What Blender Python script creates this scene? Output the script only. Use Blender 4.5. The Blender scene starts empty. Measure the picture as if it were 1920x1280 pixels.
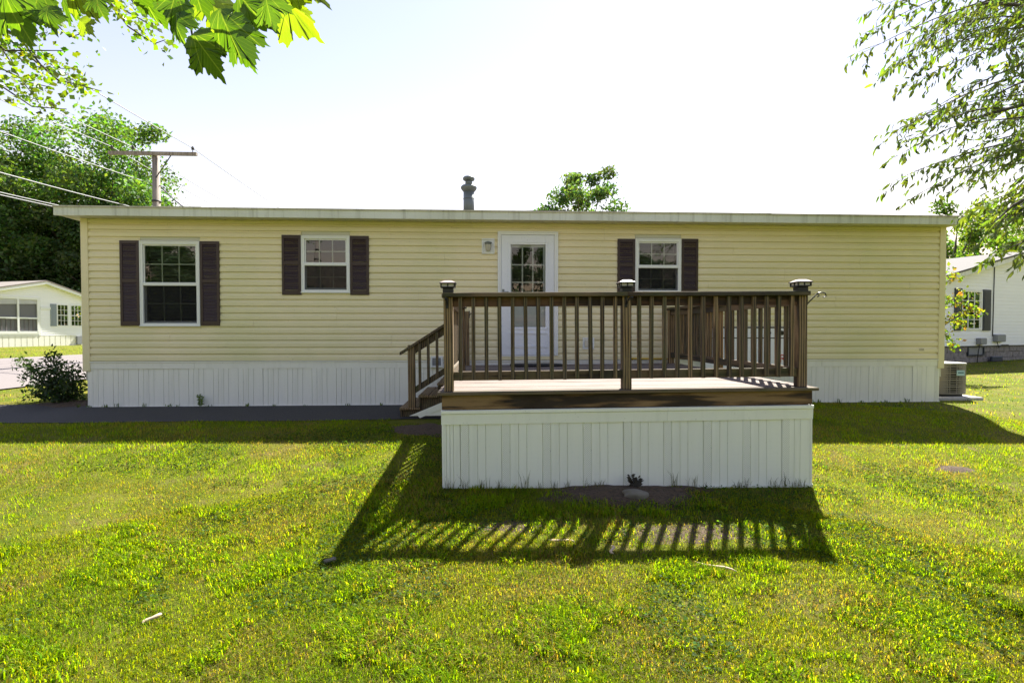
import bpy, math, random
import numpy as np
from mathutils import Vector, Matrix
R = math.radians
rng = np.random.default_rng(7)
random.seed(7)
SC = bpy.context.scene
COL = SC.collection

# ------------------------------------------------------------------ camera, sky, sun, exposure
F_PX, YAW, CAM = 950.0, R(2.7), np.array([0.0, -8.72, 1.27])
PITCH = math.atan(20 / F_PX)
_f = np.array([math.sin(YAW) * math.cos(PITCH), math.cos(YAW) * math.cos(PITCH), -math.sin(PITCH)])
_r = np.array([math.cos(YAW), -math.sin(YAW), 0.0])
_u = np.cross(_r, _f)
cd = bpy.data.cameras.new('camera'); co = bpy.data.objects.new('camera', cd); COL.objects.link(co)
cd.sensor_width = 36; cd.lens = F_PX / 1920 * 36; cd.clip_start = 0.05; cd.clip_end = 2000
co.matrix_world = Matrix(((_r[0], _u[0], -_f[0], CAM[0]), (_r[1], _u[1], -_f[1], CAM[1]), (_r[2], _u[2], -_f[2], CAM[2]), (0, 0, 0, 1)))
SC.camera = co
SUN_AZ, SUN_EL = R(26.5), R(52.5)
W = bpy.data.worlds.new('World'); SC.world = W; W.use_nodes = True
wn = W.node_tree.nodes; wl = W.node_tree.links
sky = wn.new('ShaderNodeTexSky'); sky.sky_type = 'NISHITA'; sky.sun_disc = False
sky.sun_elevation = SUN_EL; sky.sun_rotation = SUN_AZ
sky.air_density = 2.0; sky.dust_density = 0.25; sky.ozone_density = 0.6; sky.altitude = 0
wm = wn.new('ShaderNodeMix'); wm.data_type = 'RGBA'; wm.blend_type = 'MULTIPLY'; wm.inputs[0].default_value = 1.0; wm.inputs[7].default_value = (1.12, 0.885, 0.955, 1)
wl.new(sky.outputs[0], wm.inputs[6]); wl.new(wm.outputs[2], wn['Background'].inputs[0]); wn['Background'].inputs[1].default_value = 0.056
sl = bpy.data.lights.new('sun', 'SUN'); sl.energy = 5.0; sl.angle = R(0.6); sl.color = (1.0, 0.95, 0.86)
so = bpy.data.objects.new('sun', sl); COL.objects.link(so); so.location = (6, 12, 16)
sd = Vector((math.sin(SUN_AZ) * math.cos(SUN_EL), math.cos(SUN_AZ) * math.cos(SUN_EL), math.sin(SUN_EL)))
so.rotation_euler = sd.to_track_quat('Z', 'Y').to_euler()
vs = SC.view_settings
vs.view_transform = 'Standard'; vs.look = 'None'; vs.gamma = 1.0; vs.use_curve_mapping = False
vs.exposure = 1.92
SC.render.engine = 'CYCLES'
SC.cycles.use_denoising = True
SC.cycles.max_bounces = 8; SC.cycles.transparent_max_bounces = 24
SC.cycles.sample_clamp_indirect = 6

# ------------------------------------------------------------------ pixel directions -> world points
def ray(x, y):
    return _f + (x - 960) / F_PX * _r - (y - 640) / F_PX * _u
def atY(x, y, Y):
    d = ray(x, y); return CAM + d * ((Y - CAM[1]) / d[1])
def atX(x, y, X):
    d = ray(x, y); return CAM + d * ((X - CAM[0]) / d[0])
def atZ(x, y, Z):
    d = ray(x, y); return CAM + d * ((Z - CAM[2]) / d[2])
def atD(x, y, D):
    return CAM + ray(x, y) * D
def atP(x, y, p0, n):
    d = ray(x, y); return CAM + d * (np.dot(p0 - CAM, n) / np.dot(d, n))

# ------------------------------------------------------------------ ground height
_gy = np.arange(-80, 200, 0.1)
_gb = np.interp(_gy, [-80, -14, -8.7, -5.2, -3.82, -2.5, -1.5, 0, 4, 9, 30, 80, 200],
                [-0.6, -0.46, -0.42, -0.37, -0.275, -0.07, -0.005, 0, 0.04, 0.26, 0.27, 0.4, 0.6])
_gb = np.convolve(np.pad(_gb, 5, 'edge'), np.ones(11) / 11, 'valid')
def gz(x, y):
    x = np.asarray(x, float); y = np.asarray(y, float)
    t = np.clip((-1.2 - y) / 1.3, 0, 1); t = t * t * (3 - 2 * t)
    return np.interp(y, _gy, _gb) - 0.009 * np.clip(x, -9, 9) * t

# ------------------------------------------------------------------ numpy value noise
_tab = np.random.default_rng(3).random((256, 256))
def vnoise(x, y, s):
    x = np.asarray(x) * s + 500.3; y = np.asarray(y) * s + 500.7
    xi = np.floor(x).astype(int); yi = np.floor(y).astype(int); fx = x - xi; fy = y - yi
    fx = fx * fx * (3 - 2 * fx); fy = fy * fy * (3 - 2 * fy)
    g = lambda a, b: _tab[a % 256, b % 256]
    return (g(xi, yi) * (1 - fx) + g(xi + 1, yi) * fx) * (1 - fy) + (g(xi, yi + 1) * (1 - fx) + g(xi + 1, yi + 1) * fx) * fy
def fbm(x, y, s):
    x = np.asarray(x, float); y = np.asarray(y, float); wx = x + (vnoise(x + 17, y, s * 1.3) - 0.5) * 0.9 / s; wy = y + (vnoise(x, y + 31, s * 1.3) - 0.5) * 0.9 / s; o = 0; a = 4.0; tot = 0
    for k in range(4):
        th = 0.7 + 1.9 * k; c, q = math.cos(th), math.sin(th); o = o + a * vnoise(wx * c - wy * q, wx * q + wy * c, s * 2.07 ** k); tot += a; a *= 0.6
    return o / tot

# ------------------------------------------------------------------ materials
MT = {}
class NT:
    def __init__(s, name):
        s.m = bpy.data.materials.new(name); s.m.use_nodes = True
        s.t = s.m.node_tree; s.b = s.t.nodes['Principled BSDF']; s.out = s.t.nodes['Material Output']; MT[name] = s.m
    def n(s, typ, **k):
        nd = s.t.nodes.new(typ)
        for a, v in k.items(): setattr(nd, a, v)
        return nd
    def l(s, a, b): s.t.links.new(a, b)
    def coord(s, scale=(1, 1, 1), attr=None):
        if attr:
            c = s.n('ShaderNodeAttribute', attribute_name=attr); o = c.outputs['Vector']
        else:
            c = s.n('ShaderNodeTexCoord'); o = c.outputs['Object']
        mp = s.n('ShaderNodeMapping'); mp.inputs['Scale'].default_value = scale; s.l(o, mp.inputs[0]); return mp.outputs[0]
    def noise(s, vec, scale, detail=4, rough=0.55):
        x = s.n('ShaderNodeTexNoise'); x.inputs['Scale'].default_value = scale; x.inputs['Detail'].default_value = detail
        x.inputs['Roughness'].default_value = rough; s.l(vec, x.inputs['Vector']); return x.outputs[0]
    def ramp(s, fac, stops):
        r = s.n('ShaderNodeValToRGB'); e = r.color_ramp.elements
        while len(e) < len(stops): e.new(0.5)
        for i, (p, c) in enumerate(stops): e[i].position = p; e[i].color = (*c, 1) if len(c) == 3 else c
        s.l(fac, r.inputs[0]); return r.outputs[0]
    def mix(s, fac, a, b, mode='MIX'):
        x = s.n('ShaderNodeMix', data_type='RGBA', blend_type=mode)
        for sock, v in ((x.inputs[0], fac), (x.inputs[6], a), (x.inputs[7], b)):
            if hasattr(v, 'is_linked'): s.l(v, sock)
            elif isinstance(v, (int, float)): sock.default_value = v
            else: sock.default_value = (*v, 1)
        return x.outputs[2]
    def math(s, op, a, b=0.0):
        x = s.n('ShaderNodeMath', operation=op)
        for i, v in enumerate((a, b)):
            if hasattr(v, 'is_linked'): s.l(v, x.inputs[i])
            else: x.inputs[i].default_value = v
        return x.outputs[0]
    def bump(s, h, strength=0.3, dist=0.01):
        b = s.n('ShaderNodeBump'); b.inputs['Strength'].default_value = strength; b.inputs['Distance'].default_value = dist
        s.l(h, b.inputs['Height']); s.l(b.outputs[0], s.b.inputs['Normal'])
    def set(s, col=None, rough=0.6, metal=0.0, spec=None):
        if col is not None:
            if hasattr(col, 'is_linked'): s.l(col, s.b.inputs['Base Color'])
            else: s.b.inputs['Base Color'].default_value = (*col, 1)
        if hasattr(rough, 'is_linked'): s.l(rough, s.b.inputs['Roughness'])
        else: s.b.inputs['Roughness'].default_value = rough
        s.b.inputs['Metallic'].default_value = metal
        if spec is not None: s.b.inputs['Specular IOR Level'].default_value = spec
        return s.m

def mat_wood(name, dark, mid, light, grey, greyamt, algae=0.0):
    t = NT(name)
    v = t.coord((1.1, 11, 11), 'gr')
    n1 = t.noise(v, 2.2, 5, 0.65)
    v2 = t.coord((2.0, 60, 60), 'gr'); n2 = t.noise(v2, 3.0, 4, 0.7)
    w = t.n('ShaderNodeTexWave', wave_type='BANDS', bands_direction='Y'); w.inputs['Scale'].default_value = 1.1
    w.inputs['Distortion'].default_value = 7.0; w.inputs['Detail'].default_value = 2; w.inputs['Detail Scale'].default_value = 0.6
    t.l(v, w.inputs['Vector'])
    g = t.math('ADD', t.math('MULTIPLY', n1, 0.6), t.math('MULTIPLY', w.outputs[1], 0.4))
    c = t.ramp(g, [(0.36, dark), (0.47, mid), (0.58, light)])
    c = t.mix(t.math('MULTIPLY', n2, 0.42), c, tuple(0.4 * k for k in dark))
    v3 = t.coord((1.2, 3, 3), 'gr'); n3 = t.noise(v3, 2.5, 3)
    c = t.mix(t.math('MULTIPLY', t.ramp(n3, [(0.35, (0, 0, 0)), (0.7, (1, 1, 1))]), greyamt), c, grey)
    if algae:
        n4 = t.noise(t.coord((1, 2, 2), 'gr'), 4.0, 3)
        c = t.mix(t.math('MULTIPLY', t.ramp(n4, [(0.45, (0, 0, 0)), (0.7, (1, 1, 1))]), algae), c, (0.06, 0.075, 0.02))
    t.bump(n2, 0.5, 0.004)
    return t.set(c, 0.82)
mat_wood('railing_wood', (0.020, 0.012, 0.007), (0.085, 0.053, 0.026), (0.17, 0.115, 0.06), (0.13, 0.11, 0.08), 0.4, 0.45)
mat_wood('post_wood', (0.035, 0.019, 0.008), (0.18, 0.106, 0.046), (0.34, 0.225, 0.11), (0.22, 0.18, 0.12), 0.3, 0.25)
mat_wood('deck_floor_wood', (0.07, 0.047, 0.036), (0.165, 0.12, 0.094), (0.24, 0.185, 0.15), (0.19, 0.165, 0.15), 0.5)
mat_wood('rim_wood', (0.022, 0.011, 0.004), (0.155, 0.085, 0.032), (0.30, 0.185, 0.08), (0.16, 0.12, 0.08), 0.15)
mat_wood('header_wood', (0.022, 0.009, 0.004), (0.095, 0.042, 0.020), (0.16, 0.08, 0.04), (0.12, 0.09, 0.06), 0.2)

def mat_vinyl(name, col, stain, stain_amt, rough=0.42, grain=0.12, streak=None):
    t = NT(name)
    o = t.coord()
    n = t.noise(o, 0.55, 5, 0.6)
    n2 = t.noise(t.coord((3, 3, 18)), 2.0, 4, 0.7)
    c = t.mix(t.math('MULTIPLY', t.ramp(n, [(0.42, (0, 0, 0)), (0.7, (1, 1, 1))]), stain_amt), col, stain)
    c = t.mix(t.math('MULTIPLY', n2, 0.10), c, tuple(0.55 * k for k in col))
    if streak:
        n3 = t.noise(t.coord((9, 9, 0.5)), 1.3, 4, 0.65)
        c = t.mix(t.math('MULTIPLY', t.ramp(n3, [(0.5, (0, 0, 0)), (0.75, (1, 1, 1))]), streak), c, tuple(0.5 * k for k in stain))
    oi = t.n('ShaderNodeObjectInfo'); c = t.mix(t.math('MULTIPLY', oi.outputs['Random'], 0.13), c, tuple(0.72 * k for k in col))
    n5 = t.noise(t.coord(), 55.0, 2, 0.5)
    c = t.mix(t.math('MULTIPLY', t.ramp(n5, [(0.70, (0, 0, 0)), (0.76, (1, 1, 1))]), 0.5), c, tuple(0.25 * k for k in stain))
    n4 = t.noise(t.coord((5, 5, 90)), 3.0, 3, 0.7)
    t.bump(n4, grain, 0.002)
    return t.set(c, rough)
mat_vinyl('cream_vinyl', (0.80, 0.71, 0.45), (0.58, 0.585, 0.28), 0.55)
mat_vinyl('white_vinyl_skirting', (0.83, 0.825, 0.745), (0.70, 0.71, 0.58), 0.35, 0.45, 0.05, 0.16)
mat_vinyl('deck_vinyl_skirting', (0.86, 0.87, 0.77), (0.74, 0.77, 0.62), 0.35, 0.45, 0.05, 0.12)
mat_vinyl('fascia_metal', (0.72, 0.75, 0.71), (0.46, 0.48, 0.36), 0.6, 0.4, 0.03, 0.5)
mat_vinyl('drip_edge', (0.60, 0.57, 0.42), (0.25, 0.23, 0.14), 0.8, 0.5, 0.03, 0.7)
mat_vinyl('white_paint', (0.78, 0.80, 0.79), (0.70, 0.72, 0.68), 0.3, 0.35, 0.0)
mat_vinyl('door_paint', (0.76, 0.79, 0.84), (0.70, 0.73, 0.76), 0.3, 0.3, 0.0)
mat_vinyl('neighbour_siding', (0.86, 0.87, 0.89), (0.74, 0.76, 0.78), 0.3, 0.5, 0.05)
mat_vinyl('shutter_brown', (0.036, 0.017, 0.012), (0.046, 0.025, 0.019), 0.5, 0.45, 0.05)
mat_vinyl('shutter_navy', (0.022, 0.03, 0.05), (0.03, 0.04, 0.06), 0.5, 0.5, 0.0)
mat_vinyl('shutter_grey', (0.22, 0.26, 0.30), (0.25, 0.28, 0.3), 0.5, 0.5, 0.0)
# perforated vent strip
t = NT('vent_perforated')
v = t.coord((78, 78, 78), 'gr'); rot = t.n('ShaderNodeVectorRotate', rotation_type='Z_AXIS'); rot.inputs['Angle'].default_value = R(45); t.l(v, rot.inputs[0])
vo = t.n('ShaderNodeTexVoronoi', voronoi_dimensions='2D'); vo.inputs['Randomness'].default_value = 0.0; vo.inputs['Scale'].default_value = 1.0; t.l(rot.outputs[0], vo.inputs['Vector'])
hole = t.ramp(vo.outputs[0], [(0.18, (0.32, 0.32, 0.28)), (0.30, (0.84, 0.85, 0.75))]); t.set(hole, 0.5)

def simple(name, col, rough=0.5, metal=0.0, var=0.0, scale=6.0, bump=0.0):
    t = NT(name)
    if var:
        n = t.noise(t.coord(), scale, 5, 0.65)
        c = t.mix(n, tuple(k * (1 - var) for k in col), tuple(min(1, k * (1 + var)) for k in col))
        if bump: t.bump(n, bump, 0.01)
    else: c = col
    return t.set(c, rough, metal)
simple('black_metal', (0.012, 0.012, 0.013), 0.35, 0.2)
simple('galvanised_metal', (0.17, 0.19, 0.185), 0.5, 0.35, 0.25, 9)
simple('copper_roof', (0.24, 0.18, 0.165), 0.5, 0.0, 0.15, 20)
simple('dark_interior', (0.03, 0.028, 0.025), 0.9)
simple('blind_slat', (0.30, 0.32, 0.28), 0.6)
simple('roof_shingle', (0.09, 0.085, 0.08), 0.9, 0, 0.35, 14, 0.4)
simple('brown_shingle', (0.17, 0.15, 0.135), 0.9, 0, 0.35, 3, 0.4)
simple('soffit_vinyl', (0.55, 0.54, 0.44), 0.6)
simple('concrete', (0.40, 0.39, 0.37), 0.9, 0, 0.3, 9, 0.3)
simple('rock_stone', (0.15, 0.135, 0.105), 0.9, 0, 0.45, 9, 0.6)
simple('condenser_tan', (0.24, 0.215, 0.185), 0.55, 0.1, 0.15, 5)
simple('condenser_dark', (0.02, 0.019, 0.018), 0.7)
simple('condenser_lid', (0.36, 0.35, 0.32), 0.5, 0.1, 0.15, 5)
simple('sticker_blue', (0.35, 0.52, 0.60), 0.4)
simple('sticker_dark', (0.03, 0.10, 0.17), 0.4)
simple('mat_rubber', (0.014, 0.012, 0.012), 0.95, 0, 0.4, 30)
simple('yellow_plastic', (0.65, 0.42, 0.02), 0.4)
simple('red_print', (0.50, 0.02, 0.02), 0.5)
simple('blue_print', (0.03, 0.04, 0.28), 0.5)
simple('white_plastic', (0.80, 0.81, 0.84), 0.35)
simple('beige_plastic', (0.60, 0.56, 0.44), 0.5)
simple('grey_plastic', (0.22, 0.23, 0.25), 0.5, 0, 0.1)
simple('lamp_glass', (0.42, 0.40, 0.34), 0.2)
simple('wire_grey', (0.26, 0.27, 0.28), 0.5)
simple('wire_black', (0.03, 0.03, 0.035), 0.6)
simple('porch_dark', (0.13, 0.12, 0.125), 0.8)
simple('porch_screen', (0.15, 0.15, 0.16), 0.85)
simple('tarp_black', (0.012, 0.012, 0.014), 0.7)
simple('dry_leaf', (0.50, 0.38, 0.26), 0.8, 0, 0.3, 20)
simple('brown_vent', (0.12, 0.09, 0.06), 0.7)
t = NT('pole_wood'); n = t.noise(t.coord((14, 14, 0.7)), 2.0, 5, 0.65)
t.bump(n, 0.5, 0.02); t.set(t.ramp(n, [(0.3, (0.12, 0.10, 0.085)), (0.7, (0.36, 0.32, 0.28))]), 0.9)
t = NT('bark'); n = t.noise(t.coord((8, 8, 2)), 2.5, 6, 0.7)
t.bump(n, 0.8, 0.03); t.set(t.ramp(n, [(0.3, (0.035, 0.028, 0.022)), (0.7, (0.14, 0.12, 0.10))]), 0.95)
t = NT('foundation_block'); n = t.noise(t.coord(), 9, 6, 0.75)
t.bump(n, 1.0, 0.03); t.set(t.ramp(n, [(0.3, (0.13, 0.115, 0.105)), (0.7, (0.34, 0.31, 0.29))]), 0.95)
t = NT('asphalt'); n = t.noise(t.coord(), 90, 3, 0.8); n2 = t.noise(t.coord(), 0.8, 5, 0.6)
c = t.ramp(n, [(0.3, (0.012, 0.0115, 0.011)), (0.75, (0.066, 0.061, 0.056))]); c = t.mix(t.math('MULTIPLY', n2, 0.45), c, (0.032, 0.029, 0.026))
t.bump(n, 0.5, 0.01); t.set(c, 0.92)
t = NT('road_surface'); n = t.noise(t.coord(), 60, 3, 0.8); n2 = t.noise(t.coord(), 0.5, 5, 0.6)
c = t.ramp(n, [(0.3, (0.12, 0.105, 0.10)), (0.75, (0.19, 0.165, 0.158))]); c = t.mix(t.math('MULTIPLY', n2, 0.5), c, (0.17, 0.15, 0.145))
t.set(c, 0.92)
t = NT('soil'); n = t.noise(t.coord(), 30, 6, 0.75)
t.bump(n, 1.0, 0.03); t.set(t.ramp(n, [(0.3, (0.025, 0.016, 0.010)), (0.7, (0.13, 0.085, 0.05))]), 0.95)
t = NT('lawn_ground'); o = t.coord(); n = t.noise(o, 1.1, 5, 0.6); n2 = t.noise(o, 110, 4, 0.8); n3 = t.noise(o, 3.5, 4, 0.6)
c = t.ramp(n, [(0.30, (0.085, 0.135, 0.007)), (0.5, (0.15, 0.18, 0.010)), (0.68, (0.22, 0.19, 0.035))])
c = t.mix(t.ramp(n3, [(0.5, (0, 0, 0)), (0.72, (0.8, 0.8, 0.8))]), c, (0.22, 0.17, 0.065))
c = t.mix(t.math('MULTIPLY', n2, 0.6), c, (0.03, 0.03, 0.008)); t.bump(n2, 0.8, 0.03); t.set(c, 0.95, 0.0, 0.12)

def mat_leaf(name, trans=0.45, rough=0.5, gloss=0.06, tboost=(1.25, 1.3, 0.5)):
    t = NT(name); t.t.nodes.remove(t.b)
    a = t.n('ShaderNodeAttribute', attribute_name='col')
    d = t.n('ShaderNodeBsdfDiffuse'); tr = t.n('ShaderNodeBsdfTranslucent'); gl = t.n('ShaderNodeBsdfGlossy')
    gl.inputs['Roughness'].default_value = rough; gl.inputs['Color'].default_value = (0.9, 0.95, 0.9, 1)
    t.l(a.outputs['Color'], d.inputs['Color'])
    t.l(t.mix(1.0, a.outputs['Color'], tboost, 'MULTIPLY'), tr.inputs['Color'])
    m1 = t.n('ShaderNodeMixShader'); m1.inputs[0].default_value = trans; t.l(d.outputs[0], m1.inputs[1]); t.l(tr.outputs[0], m1.inputs[2])
    m2 = t.n('ShaderNodeMixShader'); m2.inputs[0].default_value = gloss; t.l(m1.outputs[0], m2.inputs[1]); t.l(gl.outputs[0], m2.inputs[2])
    t.l(m2.outputs[0], t.out.inputs[0]); return t.m
mat_leaf('leaf', 0.5, 0.55, 0.03, (1.5, 1.5, 0.45)); mat_leaf('near_leaf', 0.6, 0.4, 0.03, (1.7, 1.75, 0.35)); mat_leaf('grass', 0.6, 0.5, 0.004, (2.3, 2.05, 0.3))

def mat_maple():
    t = NT('maple_leaf'); t.t.nodes.remove(t.b); a = t.n('ShaderNodeAttribute', attribute_name='col'); g = t.n('ShaderNodeAttribute', attribute_name='gr')
    sp = t.n('ShaderNodeSeparateXYZ'); t.l(g.outputs['Vector'], sp.inputs[0]); x = t.math('ABSOLUTE', sp.outputs[0]); y = sp.outputs[1]; dmin = x
    for k in (0.62, 1.45): dmin = t.math('MINIMUM', dmin, t.math('ABSOLUTE', t.math('SUBTRACT', x, t.math('MULTIPLY', y, k))))
    fine = t.math('ABSOLUTE', t.math('SUBTRACT', t.math('FRACT', t.math('MULTIPLY', t.math('ADD', y, t.math('MULTIPLY', x, -0.7)), 11.0)), 0.5))
    v = t.math('ADD', t.ramp(dmin, [(0.004, (1, 1, 1)), (0.018, (0, 0, 0))]), t.math('MULTIPLY', t.ramp(fine, [(0.03, (1, 1, 1)), (0.09, (0, 0, 0))]), 0.35))
    nz = t.noise(t.coord((1, 1, 1), 'gr'), 4.0, 4, 0.6); c = t.mix(nz, a.outputs['Color'], (0.05, 0.10, 0.01)); c = t.mix(0.6, a.outputs['Color'], c); c = t.mix(t.math('MULTIPLY', v, 0.45), c, (0.30, 0.38, 0.08))
    n2 = t.noise(t.coord((1, 1, 1), 'gr'), 9.0, 2, 0.5); c = t.mix(t.ramp(n2, [(0.72, (0, 0, 0)), (0.76, (0.8, 0.8, 0.8))]), c, (0.10, 0.06, 0.02))
    d = t.n('ShaderNodeBsdfDiffuse'); tr = t.n('ShaderNodeBsdfTranslucent'); gl = t.n('ShaderNodeBsdfGlossy'); gl.inputs['Roughness'].default_value = 0.4
    t.l(c, d.inputs[0]); t.l(t.mix(1.0, c, (1.6, 1.6, 0.35), 'MULTIPLY'), tr.inputs[0])
    m1 = t.n('ShaderNodeMixShader'); m1.inputs[0].default_value = 0.55; t.l(d.outputs[0], m1.inputs[1]); t.l(tr.outputs[0], m1.inputs[2])
    m2 = t.n('ShaderNodeMixShader'); m2.inputs[0].default_value = 0.03; t.l(m1.outputs[0], m2.inputs[1]); t.l(gl.outputs[0], m2.inputs[2]); t.l(m2.outputs[0], t.out.inputs[0])
mat_maple()
def mat_glass(name, ior, tint=(0.8, 0.85, 0.82)):
    t = NT(name); t.t.nodes.remove(t.b)
    fr = t.n('ShaderNodeFresnel'); fr.inputs[0].default_value = ior
    tr = t.n('ShaderNodeBsdfTransparent'); tr.inputs[0].default_value = (*tint, 1)
    gl = t.n('ShaderNodeBsdfGlossy'); gl.inputs['Roughness'].default_value = 0.0; gl.inputs['Color'].default_value = (1, 1, 1, 1)
    m = t.n('ShaderNodeMixShader'); t.l(fr.outputs[0], m.inputs[0]); t.l(tr.outputs[0], m.inputs[1]); t.l(gl.outputs[0], m.inputs[2])
    t.l(m.outputs[0], t.out.inputs[0])
mat_glass('window_glass', 1.75, (0.72, 0.76, 0.72)); mat_glass('door_glass', 1.7, (0.85, 0.88, 0.87))
t = NT('insect_screen'); t.t.nodes.remove(t.b)
tr = t.n('ShaderNodeBsdfTransparent'); df = t.n('ShaderNodeBsdfDiffuse'); df.inputs[0].default_value = (0.03, 0.03, 0.03, 1)
m = t.n('ShaderNodeMixShader'); m.inputs[0].default_value = 0.4; t.l(tr.outputs[0], m.inputs[1]); t.l(df.outputs[0], m.inputs[2]); t.l(m.outputs[0], t.out.inputs[0])

# ------------------------------------------------------------------ object helpers
ORG = {}
def tag(o, label=None, cat=None, group=None, kind=None):
    for k, v in (('label', label), ('category', cat), ('group', group), ('kind', kind)):
        if v: o[k] = v
    return o
def thing(name, loc, label, cat, group=None, rot=(0, 0, 0)):
    o = bpy.data.objects.new(name, None); COL.objects.link(o); o.location = tuple(loc); o.rotation_euler = rot
    o.empty_display_size = 0.2; ORG[o.name] = np.array(loc, float); return tag(o, label, cat, group)
def link(name, me, mat, parent=None, org=None):
    o = bpy.data.objects.new(name, me); COL.objects.link(o)
    if mat and not me.materials: me.materials.append(MT[mat])
    if parent is not None: o.parent = parent; ORG[o.name] = ORG[parent.name]
    else:
        ORG[o.name] = np.zeros(3) if org is None else np.array(org, float)
        if org is not None: o.location = tuple(org)
    return o
def np_mesh(name, V, F, col=None, smooth=False):
    V = np.ascontiguousarray(V, dtype=np.float32); F = np.ascontiguousarray(F, dtype=np.int32); k = F.shape[1]; m = len(F)
    me = bpy.data.meshes.new(name); me.vertices.add(len(V)); me.vertices.foreach_set('co', V.ravel())
    me.loops.add(m * k); me.loops.foreach_set('vertex_index', F.ravel())
    me.polygons.add(m); me.polygons.foreach_set('loop_start', np.arange(0, m * k, k, dtype=np.int32))
    if smooth: me.polygons.foreach_set('use_smooth', np.ones(m, dtype=bool))
    me.update(calc_edges=True)
    if col is not None:
        a = me.attributes.new('col', 'FLOAT_COLOR', 'POINT')
        c = np.ones((len(V), 4), dtype=np.float32); c[:, :3] = col; a.data.foreach_set('color', c.ravel())
    return me
class MB:
    def __init__(s): s.v = []; s.f = []; s.g = []; s.sm = []
    def add(s, v, f, g=None, smooth=False):
        b = len(s.v); s.v += [tuple(map(float, p)) for p in v]; s.f += [tuple(i + b for i in q) for q in f]
        s.g += [tuple(map(float, p)) for p in (g if g is not None else v)]; s.sm += [smooth] * len(f)
    def box(s, a, b, mtx=None):
        a, b2 = np.minimum(a, b).astype(float), np.maximum(a, b).astype(float)
        v = [(x, y, z) for x in (a[0], b2[0]) for y in (a[1], b2[1]) for z in (a[2], b2[2])]
        f = [(0, 1, 3, 2), (4, 6, 7, 5), (0, 4, 5, 1), (2, 3, 7, 6), (0, 2, 6, 4), (1, 5, 7, 3)]
        ax = int(np.argmax(b2 - a)); off = np.array([random.uniform(0, 60) for _ in range(3)])
        o = [ax] + [i for i in range(3) if i != ax]
        g = [np.array([p[o[0]], p[o[1]], p[o[2]]]) + off for p in v]
        if mtx is not None: v = [mtx @ Vector(p) for p in v]
        s.add(v, f, g); return s
    def cbox(s, c, d, mtx=None):
        c = np.array(c, float); d = np.array(d, float) / 2; return s.box(c - d, c + d, mtx)
    def prism(s, prof, o, u, w, e):   # profile (a,b) -> o + a*u + b*w, extruded by vector e
        o, u, w, e = (np.array(k, float) for k in (o, u, w, e)); n = len(prof); L = np.linalg.norm(e)
        p0 = [o + a * u + b * w for a, b in prof]; v = p0 + [p + e for p in p0]
        off = np.array([random.uniform(0, 60) for _ in range(3)])
        g = [off + np.array([0, a, b]) for a, b in prof] + [off + np.array([L, a, b]) for a, b in prof]
        f = [tuple(range(n))[::-1], tuple(range(n, 2 * n))] + [(i, (i + 1) % n, (i + 1) % n + n, i + n) for i in range(n)]
        s.add(v, f, g); return s
    def tube(s, pts, rad, n=8, cap=True, smooth=True):
        pts = [np.array(p, float) for p in pts]; rad = [rad] * len(pts) if np.isscalar(rad) else rad
        v = []; f = []
        up = np.array([0.13, 0.31, 0.94])
        for i, p in enumerate(pts):
            d = pts[min(i + 1, len(pts) - 1)] - pts[max(i - 1, 0)]; d = d / (np.linalg.norm(d) + 1e-9)
            a = np.cross(d, up); 
            if np.linalg.norm(a) < 0.2: a = np.cross(d, np.array([1.0, 0.1, 0]))
            a /= np.linalg.norm(a); b = np.cross(d, a)
            for k in range(n):
                t = 2 * math.pi * k / n; v.append(p + rad[i] * (math.cos(t) * a + math.sin(t) * b))
        for i in range(len(pts) - 1):
            for k in range(n):
                f.append((i * n + k, i * n + (k + 1) % n, (i + 1) * n + (k + 1) % n, (i + 1) * n + k))
        if cap: f.append(tuple(range(n))[::-1]); f.append(tuple(range((len(pts) - 1) * n, len(pts) * n)))
        s.add(v, f, None, smooth); return s
    def lathe(s, prof, c, n=24, smooth=True):
        v = []; f = []
        for r, z in prof:
            for k in range(n):
                t = 2 * math.pi * k / n; v.append((c[0] + r * math.cos(t), c[1] + r * math.sin(t), c[2] + z))
        for i in range(len(prof) - 1):
            for k in range(n): f.append((i * n + k, i * n + (k + 1) % n, (i + 1) * n + (k + 1) % n, (i + 1) * n + k))
        f.append(tuple(range(n))[::-1]); f.append(tuple(range((len(prof) - 1) * n, len(prof) * n)))
        s.add(v, f, None, smooth); return s
    def mesh(s, name, org=(0, 0, 0)):
        me = bpy.data.meshes.new(name); o = np.array(org)
        me.from_pydata([tuple(np.array(p) - o) for p in s.v], [], s.f); me.update()
        a = me.attributes.new('gr', 'FLOAT_VECTOR', 'POINT'); a.data.foreach_set('vector', np.array(s.g, dtype=np.float32).ravel())
        me.polygons.foreach_set('use_smooth', s.sm)
        return me
    def build(s, name, mat, parent=None, org=None, bevel=0.0):
        oo = ORG[parent.name] if parent is not None else ((0, 0, 0) if org is None else org)
        o = link(name, s.mesh(name, oo), mat, parent, org)
        if bevel:
            b = o.modifiers.new('edge', 'BEVEL'); b.width = bevel; b.segments = 1; b.limit_method = 'ANGLE'
        return o
def bx(name, a, b, mat, parent=None, bevel=0.0): return MB().box(a, b).build(name, mat, parent, None, bevel)
def grid_holes(x0, x1, z0, z1, holes):
    xs = sorted({x0, x1, *[h[0] for h in holes], *[h[1] for h in holes]}); zs = sorted({z0, z1, *[h[2] for h in holes], *[h[3] for h in holes]})
    for i in range(len(xs) - 1):
        for j in range(len(zs) - 1):
            cx, cz = (xs[i] + xs[i + 1]) / 2, (zs[j] + zs[j + 1]) / 2
            if not any(h[0] < cx < h[1] and h[2] < cz < h[3] for h in holes): yield xs[i], xs[i + 1], zs[j], zs[j + 1]
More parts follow.
